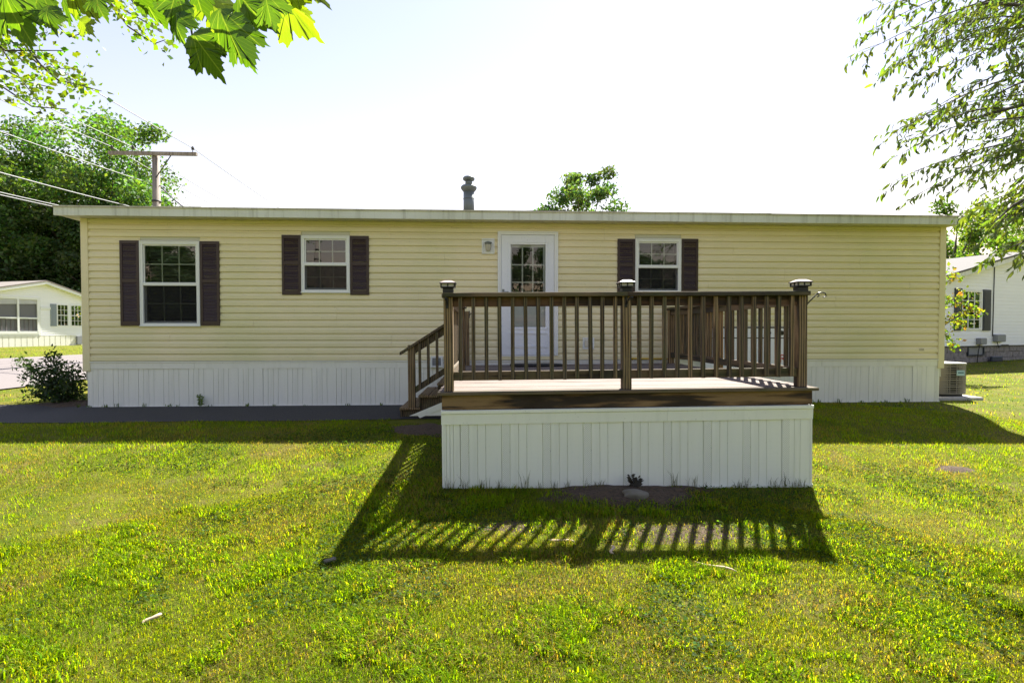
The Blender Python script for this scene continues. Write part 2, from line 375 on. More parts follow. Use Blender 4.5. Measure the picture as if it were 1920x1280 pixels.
def icol(base, n, dv=0.25, dh=0.15):
    c = np.array(base)[None, :] * (1 + dv * rng.standard_normal((n, 1)) * 0.6)
    c = c * (1 + dh * rng.standard_normal((n, 3)) * np.array([1.0, 0.35, 0.6])); return np.clip(c, 0.004, 0.9)

# ------------------------------------------------------------------ ground, paths, road
def sheet(name, xs, ys, dz, mat, inside=None):
    X, Y = np.meshgrid(xs, ys); Z = gz(X, Y) + dz
    V = np.stack([X, Y, Z], -1).reshape(-1, 3); nx = len(xs); i, j = np.meshgrid(np.arange(nx - 1), np.arange(len(ys) - 1))
    a = (j * nx + i).ravel(); F = np.stack([a, a + 1, a + nx + 1, a + nx], 1)
    if inside is not None:
        c = V[F].mean(1); F = F[inside(c[:, 0], c[:, 1])]
    o = link(name, np_mesh(name, V, F, smooth=True), mat); return tag(o, kind='structure')
def spread(a, b, n, p=2.2):
    t = np.linspace(-1, 1, n); return (a + b) / 2 + (b - a) / 2 * np.sign(t) * np.abs(t) ** p
sheet('lawn', np.unique(np.concatenate([np.arange(-14, 14.01, 0.2), np.linspace(-14, -400, 30), np.linspace(14, 400, 30)])),
      np.unique(np.concatenate([np.arange(-13, 12.01, 0.15), np.linspace(-13, -200, 20), np.linspace(12, 500, 40)])), 0.0, 'lawn_ground')
PATH_Y = -1.42
def path_strip(name, x0, x1, y0, y1, mat, dz, step=0.12, edge=0.08, label=None):
    xs = np.arange(x0, x1 + step * 0.5, step); n = max(2, int((y1 - y0) / step) + 1); V = []; 
    wob = lambda x, k: edge * (vnoise(x, k * 7.0, 1.3) - 0.5) * 2
    for x in xs:
        a, b = y0 + wob(x, 1), y1 + wob(x, 2)
        for q in np.linspace(a, b, n): V.append((x, q, gz(x, q) + dz))
    F = [(i * n + j, (i + 1) * n + j, (i + 1) * n + j + 1, i * n + j + 1) for i in range(len(xs) - 1) for j in range(n - 1)]
    return tag(link(name, np_mesh(name, V, np.array(F), smooth=True), mat), kind='structure')
path_strip('asphalt_walk', -13.5, -0.5, PATH_Y, 0.25, 'asphalt', 0.009)
# road seen beyond the left end of the home: two edges taken from ground points
def road():
    a0, a1 = atZ(0, 734, 0.0)[:2], atZ(60, 731, 0.0)[:2]; b0, b1 = atZ(0, 683, 0.08)[:2], atZ(150, 674, 0.08)[:2]
    d = (b1 - b0) / np.linalg.norm(b1 - b0); V = []
    ss = np.linspace(-26, 60, 60); nn = 10
    nrm = np.array([-d[1], d[0]]); w = np.dot(a0 - b0, nrm)
    for s_ in ss:
        for q in np.linspace(0, 1, nn):
            p = b0 + d * s_ + nrm * w * q; V.append((p[0], p[1], gz(*p) + 0.03))
    F = [(i * nn + j, (i + 1) * nn + j, (i + 1) * nn + j + 1, i * nn + j + 1) for i in range(len(ss) - 1) for j in range(nn - 1)]
    tag(link('road', np_mesh('road', V, np.array(F), smooth=True), 'road_surface'), kind='structure')
    return b0, d, nrm, w
ROAD = road()
def on_road(x, y):
    b0, d, nrm, w = ROAD; q = ((x - b0[0]) * nrm[0] + (y - b0[1]) * nrm[1]) / w; return (q > -0.01) & (q < 1.01)
# soil bed along the deck skirting and bare soil by the stairs
def soil_patch(name, cx, cy, rx, ry, h, seed):
    n = 40; V = [(cx, cy, gz(cx, cy) + h)]; rings = 7
    for r_ in range(1, rings + 1):
        for k in range(n):
            t_ = 2 * math.pi * k / n; wob = 0.75 + 0.5 * vnoise(math.cos(t_) * 2 + seed, math.sin(t_) * 2, 1.5)
            q = r_ / rings; x = cx + rx * q * wob * math.cos(t_); y = cy + ry * q * wob * math.sin(t_)
            V.append((x, y, float(gz(x, y)) + h * (1 - q ** 2) * (0.6 + 0.8 * float(vnoise(x, y, 9))) - 0.012 * q))
    F = [(0, 0, 1 + k, 1 + (k + 1) % n) for k in range(n)]
    me = bpy.data.meshes.new(name)
    f = [(0, 1 + k, 1 + (k + 1) % n) for k in range(n)] + [(1 + r_ * n + k, 1 + (r_ + 1) * n + k, 1 + (r_ + 1) * n + (k + 1) % n, 1 + r_ * n + (k + 1) % n) for r_ in range(rings - 1) for k in range(n)]
    me.from_pydata([tuple(map(float, p)) for p in V], [], f); me.update()
    tag(link(name, me, 'soil'), kind='structure')
soil_patch('soil_mound', 1.35, -4.0, 0.95, 0.33, 0.05, 1)
soil_patch('bare_soil', 1.5, -4.75, 1.25, 0.34, 0.008, 15)
soil_patch('bare_soil', 0.3, -4.6, 0.7, 0.22, 0.008, 17)
soil_patch('soil_bed', -0.75, -2.0, 0.75, 0.45, 0.02, 4)
soil_patch('soil_patch', 5.15, -3.4, 0.26, 0.12, 0.02, 6)
soil_patch('soil_patch', 5.6, -4.1, 0.3, 0.1, 0.02, 9)

# ------------------------------------------------------------------ the cream mobile home
XL, XR, ZB, ZT, DEP = -6.665, 8.13, 0.765, 3.13, 4.25
home = thing('mobile_home', (0.7, 0, 0), 'long single storey cream vinyl mobile home with brown shutters and white skirting', 'mobile home')
def wpx(x0, x1, y0, y1):
    cx, cy = (x0 + x1) / 2, (y0 + y1) / 2
    return atY(x0, cy, 0)[0], atY(x1, cy, 0)[0], atY(cx, y1, 0)[2], atY(cx, y0, 0)[2]
W1 = wpx(264.5, 377, 452.5, 612); W2 = wpx(566, 657, 442, 549.6); W3 = wpx(1190, 1276, 448, 550.7); DR = wpx(934.5, 1044.5, 436, 666.5)
HOLES = [W1, W2, W3, DR]
# sheathing, ends, back, roof deck, floor
m = MB()
for a in grid_holes(XL, XR, 0.45, ZT + 0.1, HOLES): m.box((a[0], 0.001, a[2]), (a[1], 0.03, a[3]))
m.build('sheathing_wall', 'soffit_vinyl', home)
m = MB(); m.box((XL, 0.03, 0.3), (XL + 0.1, DEP, ZT + 0.1)).box((XR - 0.1, 0.03, 0.3), (XR, DEP, ZT + 0.1)).box((XL + 0.1, DEP - 0.1, 0.3), (XR - 0.1, DEP, ZT + 0.1)).box((XL + 0.1, 0.031, 0.35), (XR - 0.1, DEP - 0.1, 0.62))
m.build('side_and_back_wall', 'cream_vinyl', home)
# siding boards, one per course and stretch between openings
wallp = bx('siding_wall', (XL, 0.031, ZB), (XL + 0.02, 0.05, ZT), 'cream_vinyl', home)
CH = 0.1143; z = ZB; ci = 0
prof = lambda h: [(0, 0.006), (-0.024, 0.0065), (-0.0255, 0.010), (-0.0235, h * 0.60), (-0.020, h * 0.66), (-0.008, h * 0.84), (-0.005, h + 0.004), (0, h + 0.004)]
while z < ZT - 0.02:
    h = min(CH, ZT - z); iv = [(XL + 0.02, XR - 0.02)]
    for hx in HOLES:
        if hx[2] < z + h * 0.6 and hx[3] > z + h * 0.3:
            nv = []
            for a, b in iv:
                if hx[1] <= a or hx[0] >= b: nv.append((a, b))
                else:
                    if hx[0] > a: nv.append((a, hx[0]))
                    if hx[1] < b: nv.append((hx[1], b))
            iv = nv
    for a, b in iv:
        cuts = [a] + sorted(c for c in (XL + 3.66 * k + ((ci // 2) * 1.37) % 3.66 for k in range(-1, 6)) if a + 0.4 < c < b - 0.4) + [b]
        for p, q in zip(cuts[:-1], cuts[1:]):
            dy = random.uniform(-0.0025, 0.0015); dz = random.uniform(-0.0015, 0.0015)
            MB().prism(prof(h), (p, dy - 0.0006 * (int(p * 10) % 2), z + dz), (0, 1, 0), (0, 0, 1), (q - p - 0.003, 0, 0)).build('siding_board', 'cream_vinyl', wallp)
    z += CH; ci += 1
for x0, x1 in ((XL - 0.03, XL + 0.085), (XR - 0.085, XR + 0.03)):
    bx('corner_trim', (x0, -0.034, 0.60), (x1, 0.10, ZT - 0.004), 'cream_vinyl', home, 0.004)
# bottom trim band in lengths
cuts = [XL + 0.08, -4.9, -1.25, 2.4, 5.9, XR - 0.08]
for a, b in zip(cuts[:-1], cuts[1:]):
    MB().prism([(0.0, 0), (-0.02, 0), (-0.022, 0.10), (-0.034, 0.105), (-0.034, 0.122), (0, 0.126)], (a, -0.001, 0.638 + random.uniform(-0.002, 0.002)), (0, 1, 0), (0, 0, 1), (b - a - 0.003, 0, 0)).build('bottom_trim', 'white_vinyl_skirting', home)
# skirting panels
def skirt_profile(w, vent=False):
    g = 0.008; d = 0.009; pts = []
    for q in (0.0, 0.20, 0.41, 0.61):
        x = q * w; pts += [(x + 0.0, 0), (x + g * 0.5, d), (x + g, 0)]
    pts.append((w, 0)); return pts
def skirt_mesh(w, h, name='skirting_panel', x0=0.0, th=0.015, wob=0.0):
    m = MB(); pr = [(a + x0, b) for a, b in skirt_profile(w)]; pr = pr + [(x0 + w, th + 0.006), (x0, th + 0.006)]
    m.prism(pr, (0, 0, 0), (1, 0, 0), (0, 1, 0), (0, 0, h)); return m.mesh(name)
SX0, SX1 = XL + 0.03, XR - 0.045; PW = 0.4064
me = skirt_mesh(PW - 0.0015, 0.70); x = SX0
while x < SX1 - 0.02:
    w = min(PW, SX1 - x)
    mm = me if w > PW - 0.001 else skirt_mesh(w, 0.70)
    o = link('skirting_panel', mm, 'white_vinyl_skirting', home); o.location = Vector((x, -0.012 + random.uniform(-0.004, 0.004), -0.055)) - Vector(home.location)
    o.rotation_euler = (R(random.uniform(-0.5, 0.5)), R(random.uniform(-0.15, 0.15)), R(random.uniform(-0.4, 0.4)))
    x += PW
m = MB(); m.box((SX0, 0.02, -0.06), (SX0 + 0.02, DEP, 0.64)).box((SX1 - 0.02, 0.02, -0.06), (SX1, DEP, 0.64)).box((SX0 + 0.02, DEP - 0.02, -0.06), (SX1 - 0.02, DEP, 0.64)); m.build('side_skirting', 'white_vinyl_skirting', home)
bx('ground_track', (SX0 - 0.01, -0.03, -0.05), (SX1 + 0.01, -0.002, 0.012), 'white_vinyl_skirting', home)
# roof, soffit, fascia
EY = -0.30; FX0 = atY(100, 397, EY)[0]; FX1 = atY(1809, 415, EY)[0]; FZ0, FZ1 = 3.105, 3.255
ridge = 3.62
m = MB(); m.prism([(EY + 0.01, FZ1 - 0.012), (DEP / 2, ridge), (DEP + 0.3, FZ1 - 0.012), (DEP + 0.3, FZ1 - 0.08), (DEP / 2, ridge - 0.08), (EY + 0.01, FZ1 - 0.08)], (FX0 + 0.01, 0, 0), (0, 1, 0), (0, 0, 1), (FX1 - FX0 - 0.02, 0, 0))
roof = m.build('roof', 'roof_shingle', home)
m = MB()
for xa in (XL, XR - 0.06): m.prism([(0, ZT), (DEP, ZT), (DEP, FZ1 - 0.06), (DEP / 2, ridge - 0.085), (0, FZ1 - 0.06)], (xa, 0, 0), (0, 1, 0), (0, 0, 1), (0.06, 0, 0))
m.build('gable_wall', 'cream_vinyl', home)
sp = 0.3; x = FX0 + 0.02
while x < FX1 - 0.03:
    w = min(sp, FX1 - 0.02 - x)
    MB().prism([(0, 0), (0.012, -0.006), (0.10, -0.006), (0.112, 0.0), (0.20, 0.0), (0.212, -0.006), (w - 0.004, -0.006), (w, 0), (w, 0.01), (0, 0.01)] if w > 0.25 else [(0, -0.006), (w, -0.006), (w, 0.01), (0, 0.01)], (x, EY + 0.022, FZ0 + 0.016), (1, 0, 0), (0, 0, 1), (0, -EY - 0.024, 0)).build('soffit_panel', 'soffit_vinyl', roof)
    x += sp
fc = [FX0, -3.9, -0.3, 3.2, 6.4, FX1]
for a, b in zip(fc[:-1], fc[1:]):
    MB().prism([(0.02, 0), (0, 0.0), (-0.004, 0.05), (0.0, 0.052), (-0.004, 0.104), (0, 0.106), (-0.004, 0.125), (0.02, 0.125)], (a, EY + random.uniform(-0.0015, 0.0015), FZ0 + random.uniform(-0.002, 0.002)), (0, 1, 0), (0, 0, 1), (b - a - 0.002, 0, 0)).build('fascia_board', 'fascia_metal', roof)
dc = [FX0 - 0.004, -4.6, -1.4, 1.7, 4.8, FX1 + 0.004]
for a, b in zip(dc[:-1], dc[1:]):
    MB().prism([(0.03, 0), (-0.006, 0.0), (-0.016, 0.004), (-0.014, 0.030), (0.03, 0.036)], (a, EY, FZ1 - 0.028 + random.uniform(-0.003, 0.003)), (0, 1, 0), (0, 0, 1), (b - a - 0.001, 0, 0)).build('drip_edge', 'drip_edge', roof)
for xa in (FX0, FX1 - 0.02):   # rake boards at both ends
    MB().prism([(EY + 0.022, FZ0), (DEP / 2, ridge - 0.14), (DEP + 0.29, FZ0), (DEP + 0.29, FZ1 - 0.01), (DEP / 2, ridge + 0.004), (EY + 0.022, FZ1 - 0.01)], (xa - 0.001, 0, 0), (0, 1, 0), (0, 0, 1), (0.022, 0, 0)).build('rake_board', 'fascia_metal', roof)
    MB().box((xa + (0.02 if xa < 0 else -0.33), 0.0, FZ0 + 0.012), (xa + (0.36 if xa < 0 else 0.0), DEP, FZ0 + 0.03)).build('end_soffit', 'soffit_vinyl', roof)
# loose black roofing sheet at the eave
m = MB(); p = atY(1000, 393, -0.1)
m.prism([(-0.62, 0.0), (-0.2, 0.018), (0.35, 0.034), (0.62, 0.022), (0.62, 0.014), (0.3, 0.02), (-0.2, 0.004)], (atY(1000, 393, -0.2)[0], -0.22, FZ1 + 0.004), (1, 0, 0), (0, 0, 1), (0, 0.5, 0.10))
m.build('roofing_sheet', 'tarp_black', roof)
# flue
fy = 1.3; fc_ = atY(879, 360, fy); s_ = 950 / (fy + 8.72); zf = lambda y: atY(879, y, fy)[2]
m = MB(); m.lathe([(0.106, zf(396) - 0.15), (0.106, zf(358))], (fc_[0], fy, 0)); pipe = m.build('flue_pipe', 'galvanised_metal', home)
MB().lathe([(0.112, 0), (0.112, 0.014)], (fc_[0], fy, zf(374))).build('seam_band', 'galvanised_metal', pipe)
MB().lathe([(0.108, zf(360)), (0.15, zf(355)), (0.16, zf(351.5)), (0.135, zf(348.5)), (0.08, zf(347.5))], (fc_[0], fy, 0)).build('storm_collar', 'galvanised_metal', pipe)
MB().lathe([(0.072, zf(349)), (0.068, zf(338))], (fc_[0], fy, 0)).build('upper_pipe', 'galvanised_metal', pipe)
MB().lathe([(0.07, zf(339.5)), (0.11, zf(338)), (0.118, zf(335)), (0.10, zf(332)), (0.05, zf(330.5)), (0.005, zf(330.3))], (fc_[0], fy, 0)).build('rain_cap', 'galvanised_metal', pipe)

# windows
def window(Wd, split, blind, label, parent=home, ydir=0.0):
    x0, x1, z0, z1 = Wd; zs = z0 + (z1 - z0) * split; fw = 0.055
    m = MB()
    for a in grid_holes(x0, x1, z0, z1, [(x0 + fw, x1 - fw, z0 + fw, z1 - fw)]): m.box((a[0], -0.040, a[2]), (a[1], 0.05, a[3]))
    m.box((x0 + 0.003, -0.046, z0 + 0.004), (x0 + 0.018, -0.0401, z1 - 0.004)).box((x1 - 0.018, -0.046, z0 + 0.004), (x1 - 0.003, -0.0401, z1 - 0.004)).box((x0 + 0.019, -0.046, z1 - 0.018), (x1 - 0.019, -0.0401, z1 - 0.004)).box((x0 - 0.006, -0.050, z0 + 0.001), (x1 + 0.006, -0.0402, z0 + 0.020))
    w = m.build('window', 'white_paint', parent, None, 0.002); tag(w, label)
    ix0, ix1 = x0 + fw, x1 - fw
    def sash(za, zb, y, sw, nm):
        m = MB(); sx = 0.02
        for a in grid_holes(ix0 + 0.001, ix1 - 0.001, za, zb, [(ix0 + sx, ix1 - sx, za + sw, zb - 0.022)]): m.box((a[0], y - 0.012, a[2]), (a[1], y + 0.016, a[3]))
        s = m.build(nm, 'white_paint', w, None, 0.0015)
        gx0, gx1, gz0, gz1 = ix0 + sx, ix1 - sx, za + sw, zb - 0.022
        bw = 0.008
        cxs = [gx0 + (gx1 - gx0) * k / 3 for k in range(4)]; czs = [gz0, (gz0 + gz1) / 2, gz1]
        for k in (1, 2): bx('muntin', (cxs[k] - bw, y + 0.001, gz0), (cxs[k] + bw, y + 0.011, gz1), 'white_paint', w)
        for k in range(3): bx('muntin', (cxs[k] + (bw if k else 0), y + 0.0015, czs[1] - bw), (cxs[k + 1] - (bw if k < 2 else 0), y + 0.0105, czs[1] + bw), 'white_paint', w)
        for i in range(3):
            for j in range(2):
                c = Vector(((cxs[i] + cxs[i + 1]) / 2, y - 0.002, (czs[j] + czs[j + 1]) / 2))
                mt = Matrix.Translation(c) @ Matrix.Rotation(R(random.uniform(-0.1, 0.1)), 4, 'X') @ Matrix.Rotation(R(random.uniform(-0.1, 0.1)), 4, 'Z') @ Matrix.Translation(-c)
                a = MB(); 
                v = [mt @ Vector((X, y - 0.002, Z)) for X, Z in ((cxs[i], czs[j]), (cxs[i + 1], czs[j]), (cxs[i + 1], czs[j + 1]), (cxs[i], czs[j + 1]))]
                a.add(v, [(0, 1, 2, 3)]); a.build('pane', 'window_glass', w)
        return gx0, gx1, gz0, gz1
    sash(zs - 0.01, z1 - fw, -0.008, 0.04, 'upper_sash')
    bx('meeting_rail', (ix0, -0.040, zs - 0.024), (ix1, -0.0205, zs + 0.03), 'white_paint', w, 0.004)
    sash(z0 + fw, zs - 0.005, 0.024, 0.035, 'lower_sash')
    m = MB(); m.box((ix0 + 0.003, -0.016, z0 + fw + 0.003), (ix1 - 0.003, -0.015, zs - 0.026)); m.build('insect_screen', 'insect_screen', w)
    if blind:
        m = MB(); zz = z0 + fw + blind * (z1 - z0)
        while zz < z1 - fw - 0.03:
            m.box((ix0 + 0.02, 0.10, zz), (ix1 - 0.02, 0.101, zz + 0.016)) if False else m.prism([(0, 0), (0.016, 0.010), (0.0165, 0.009), (0.0005, -0.001)], (ix0 + 0.02, 0.10, zz), (0, 1, 0), (0, 0, 1), (ix1 - ix0 - 0.04, 0, 0))
            zz += 0.0235
        m.box((ix0 + 0.02, 0.095, z1 - fw - 0.03), (ix1 - 0.02, 0.125, z1 - fw)); b = m.build('blind', 'blind_slat', w); b['kind'] = 'stuff'
    m = MB(); m.box((x0 - 0.1, 1.2, z0 - 0.3), (x1 + 0.1, 1.22, z1 + 0.02)); m.build('room_wall', 'dark_interior', w)
    m = MB()
    for a in ((x0 - 0.1, 0.05, z0 - 0.3, x0 - 0.08, 1.2, z1 + 0.02), (x1 + 0.08, 0.05, z0 - 0.3, x1 + 0.1, 1.2, z1 + 0.02), (x0 - 0.08, 0.05, z1, x1 + 0.08, 1.2, z1 + 0.02), (x0 - 0.08, 0.05, z0 - 0.3, x1 + 0.08, 1.2, z0 - 0.28)): m.box(a[:3], a[3:])
    m.build('room_side', 'dark_interior', w)
window(W1, 0.495, 0.06, 'tall double hung window with white grilles and closed blinds'); window(W2, 0.50, 0, 'short double hung window with white grilles left of door'); window(W3, 0.49, 0.03, 'short double hung window with blinds behind the railing')
def shutter(x0, x1, z0, z1, mat='shutter_brown', parent=home, y=-0.016, louvers=True):
    m = MB(); st = 0.042; zm = z0 + (z1 - z0) * 0.53; rl = 0.055
    holes = [(x0 + st, x1 - st, z0 + rl + 0.02, zm - 0.03), (x0 + st, x1 - st, zm + 0.03, z1 - rl)]
    for a in grid_holes(x0, x1, z0, z1, holes): m.box((a[0], y - 0.026, a[2]), (a[1], y, a[3]))
    m.box((x0 + st, y - 0.004, z0 + rl), (x1 - st, y - 0.0005, z1 - rl))
    s = m.build('shutter', mat, parent, None, 0.002)
    m = MB()
    for h in holes:
        zz = h[2] + 0.006
        while zz < h[3] - 0.018:
            m.prism([(-0.023, 0), (-0.021, 0.001), (-0.011, 0.0235), (-0.013, 0.0235)], (h[0], y, zz), (0, 1, 0), (0, 0, 1), (h[1] - h[0], 0, 0)); zz += 0.0245
    l = m.build('louvers', mat, s); l['kind'] = 'stuff'
for a in (wpx(228, 263.7, 451.5, 610.8), wpx(377.6, 413.5, 453, 610.5), wpx(530, 565.5, 441.3, 552.8), wpx(657.6, 692.6, 443, 553), wpx(1156.8, 1189.4, 448.5, 551), wpx(1276.6, 1307.4, 448.5, 550.5)): shutter(*a)
# front door with storm door
x0, x1, z0, z1 = DR
m = MB(); fw = 0.045
m.box((x0, -0.040, z0), (x0 + fw, 0.09, z1)).box((x1 - fw, -0.040, z0), (x1, 0.09, z1)).box((x0 + fw, -0.040, z1 - fw), (x1 - fw, 0.09, z1)).box((x0 + fw, -0.030, z0 - 0.012), (x1 - fw, 0.09, z0 + 0.006))
m.box((x0 - 0.012, -0.052, z0), (x0 + 0.012, -0.0401, z1 + 0.01)).box((x1 - 0.012, -0.052, z0), (x1 + 0.012, -0.0401, z1 + 0.01)).box((x0 + 0.0121, -0.052, z1 - 0.012), (x1 - 0.0121, -0.0401, z1 + 0.012))
door = m.build('door', 'white_paint', home, None, 0.002); tag(door, 'white front door behind a full glass storm door')
g0, g1, gb, gt = wpx(957.5, 1022.5, 459, 613); sx0, sx1 = x0 + fw + 0.004, x1 - fw - 0.014
m = MB()
for a in grid_holes(sx0, sx1, z0 + 0.01, z1 - fw - 0.004, [(g0, g1, gb, gt)]): m.box((a[0], -0.030, a[2]), (a[1], 0.002, a[3]))
for a in grid_holes(g0 - 0.05, g1 + 0.05, gb - 0.04, gt + 0.05, [(g0 - 0.03, g1 + 0.03, gb - 0.02, gt + 0.03)]): m.box((a[0], -0.036, a[2]), (a[1], -0.0301, a[3]))
p0, p1, pb, pt = wpx(951.7, 1030, 623, 651)
for a in grid_holes(p0, p1, pb, pt, [(p0 + 0.022, p1 - 0.022, pb + 0.022, pt - 0.022)]): m.box((a[0], -0.038, a[2]), (a[1], -0.0301, a[3]))
for a in grid_holes(p0 + 0.03, p1 - 0.03, pb + 0.03, pt - 0.03, [(p0 + 0.04, p1 - 0.04, pb + 0.04, pt - 0.04)]): m.box((a[0], -0.034, a[2]), (a[1], -0.0301, a[3]))
m.build('storm_door', 'door_paint', door, None, 0.002)
MB().box((sx1 + 0.002, -0.034, z0 + 0.02), (sx1 + 0.012, -0.02, z1 - fw - 0.01)).build('hinge_strip', 'white_paint', door)
zm_ = wpx(957, 1022, 550, 560)
for zz in (zm_[3] - 0.012, zm_[2]): bx('glass_rail', (g0, -0.028, zz), (g1, -0.012, zz + 0.014), 'door_paint', door)
for a, b in ((gb, zm_[2]), (zm_[3] + 0.002, gt)):
    m = MB(); m.add([(g0, -0.012, a), (g1, -0.012, a), (g1, -0.012, b), (g0, -0.012, b)], [(0, 1, 2, 3)]); m.build('glass_panel', 'door_glass', door)
ib = wpx(958, 1018, 463, 556); ix0, ix1, iz0, iz1 = ib[0] + 0.02, ib[1] + 0.01, ib[2] - 0.05, ib[3]
m = MB()
for a in grid_holes(x0 + fw, x1 - fw, z0 + 0.008, z1 - fw - 0.001, [(ix0, ix1, iz0, iz1)]): m.box((a[0], 0.05, a[2]), (a[1], 0.089, a[3]))
m.build('inner_door', 'door_paint', door)
for k in (1, 2):
    xx = ix0 + (ix1 - ix0) * k / 3; bx('muntin', (xx - 0.011, 0.044, iz0), (xx + 0.011, 0.06, iz1), 'white_paint', door)
for k in (1, 2):
    zz = iz0 + (iz1 - iz0) * k / 3
    for q in range(3):
        xa = ix0 + (ix1 - ix0) * q / 3 + (0.011 if q else 0); xb = ix0 + (ix1 - ix0) * (q + 1) / 3 - (0.011 if q < 2 else 0)
        bx('muntin', (xa, 0.045, zz - 0.011), (xb, 0.059, zz + 0.011), 'white_paint', door)
bx('room_wall', (ix0 - 0.02, 0.6, iz0 - 0.02), (ix1 + 0.02, 0.62, iz1 + 0.02), 'dark_interior', door)
m = MB()
for a in ((ix0 - 0.04, 0.09, iz0 - 0.04, ix0 - 0.02, 0.62, iz1 + 0.04), (ix1 + 0.02, 0.09, iz0 - 0.04, ix1 + 0.04, 0.62, iz1 + 0.04), (ix0 - 0.02, 0.09, iz1 + 0.02, ix1 + 0.02, 0.62, iz1 + 0.04), (ix0 - 0.02, 0.09, iz0 - 0.04, ix1 + 0.02, 0.62, iz0 - 0.02)): m.box(a[:3], a[3:])
m.build('room_side', 'dark_interior', door)
hp = atY(943.7, 547.7, -0.04)
m = MB(); m.box((hp[0] - 0.018, -0.042, hp[2] - 0.08), (hp[0] + 0.018, -0.0302, hp[2] + 0.05)).tube([(hp[0], -0.042, hp[2] - 0.04), (hp[0] + 0.005, -0.075, hp[2] - 0.03), (hp[0] + 0.02, -0.08, hp[2] + 0.0), (hp[0] + 0.09, -0.078, hp[2] + 0.003)], 0.009, 8)
m.build('handle', 'galvanised_metal', door)
# porch light, outlet covers, vents
def mount(name, a, lab=None):
    x0, x1, z0, z1 = a; m = MB(); b = 0.022
    for q in grid_holes(x0, x1, z0, z1, [(x0 + b, x1 - b, z0 + b, z1 - b)]): m.box((q[0], -0.040, q[2]), (q[1], -0.004, q[3]))
    m.box((x0 + b, -0.028, z0 + b), (x1 - b, -0.004, z1 - b)); return m.build(name, 'white_paint', home, None, 0.003)
a = wpx(903.3, 927.3, 447.7, 476.7); pl = mount('porch_light', a); cx = (a[0] + a[1]) / 2
MB().lathe([(0.045, 0.0), (0.062, 0.02), (0.062, 0.035), (0.03, 0.05)], (cx, -0.085, a[3] - 0.11), 16).build('lamp_cap', 'galvanised_metal', pl)
MB().lathe([(0.028, -0.11), (0.04, -0.10), (0.055, -0.005), (0.05, 0.0)], (cx, -0.085, a[3] - 0.11), 8, False).build('lamp_shade', 'lamp_glass', pl)
MB().box((cx - 0.02, -0.07, a[3] - 0.10), (cx + 0.02, -0.0281, a[3] - 0.07)).build('lamp_arm', 'galvanised_metal', pl)
a = wpx(1092, 1113.5, 632.7, 654.5); ou = mount('outlet_block', a); cx = (a[0] + a[1]) / 2 - 0.02
bx('outlet_cover', (cx - 0.045, -0.055, a[2] + 0.045), (cx + 0.035, -0.0281, a[3] - 0.04), 'beige_plastic', ou, 0.004)
a = wpx(808, 830.7, 667.5, 688.5); MBv = MB(); 
for q in grid_holes(a[0], a[1], a[2], a[3], [(a[0] + 0.03, a[1] - 0.03, a[2] + 0.03, a[3] - 0.03)]): MBv.box((q[0], -0.062, q[2]), (q[1], -0.034, q[3]))
fb = MBv.build('faucet_block', 'white_paint', home, None, 0.003)
bx('recess', (a[0] + 0.03, -0.048, a[2] + 0.03), (a[1] - 0.03, -0.036, a[3] - 0.03), 'grey_plastic', fb)
c = ((a[0] + a[1]) / 2, -0.05, (a[2] + a[3]) / 2)
MB().tube([c, (c[0], -0.10, c[2]), (c[0], -0.13, c[2] - 0.03)], 0.012, 8).build('faucet', 'galvanised_metal', fb)
MB().lathe([(0.026, 0), (0.028, 0.008)], (c[0], -0.10, c[2] + 0.012), 10).build('faucet_knob', 'galvanised_metal', fb)
a = wpx(1720.5, 1730.7, 653, 659.6); m = MB()
m.box((a[0], -0.022, a[2]), (a[1], -0.012, a[3]))
for k in range(5): m.box((a[0] + 0.004, -0.026, a[2] + 0.006 + k * 0.0115), (a[1] - 0.004, -0.0221, a[2] + 0.011 + k * 0.0115))
m.build('louver_vent', 'brown_vent', home)

# ------------------------------------------------------------------ wooden deck
DX0, DX1, DY0, DY1, DF = -0.435, 3.235, -3.81, -0.06, 0.695
dk = thing('wooden_deck', (1.40, DY0, -0.29), 'square weathered wooden deck with baluster railing above white vented skirting', 'deck', None, (0, R(-0.45), 0))
PZ = 0.0
y = DY0 - 0.055; k = 0; bwid = 0.140
while y < DY1 - 0.02:
    b = min(bwid, DY1 - y)
    dzb = random.uniform(-0.002, 0.002)
    bx('deck_board', (DX0 - 0.045 + random.uniform(-0.006, 0.006), y, DF - 0.030 + dzb), (DX1 + 0.045 + random.uniform(-0.006, 0.006), y + b - 0.006, DF + dzb), 'deck_floor_wood' if k else 'railing_wood', dk, 0.004)
    y += bwid; k += 1
RB = DF - 0.172
bx('rim_joist', (DX0 - 0.005, DY0 - 0.012, RB), (DX1 + 0.005, DY0 + 0.026, DF - 0.033), 'rim_wood', dk, 0.003)
for xx in (DX0 - 0.004, DX1 - 0.034): bx('rim_joist', (xx, DY0 + 0.027, RB), (xx + 0.038, DY1, DF - 0.033), 'rim_wood', dk, 0.003)
for k in range(1, 9): 
    xx = DX0 + (DX1 - DX0) * k / 9; bx('joist', (xx, DY0 + 0.027, RB + 0.01), (xx + 0.038, DY1, DF - 0.034), 'railing_wood', dk)
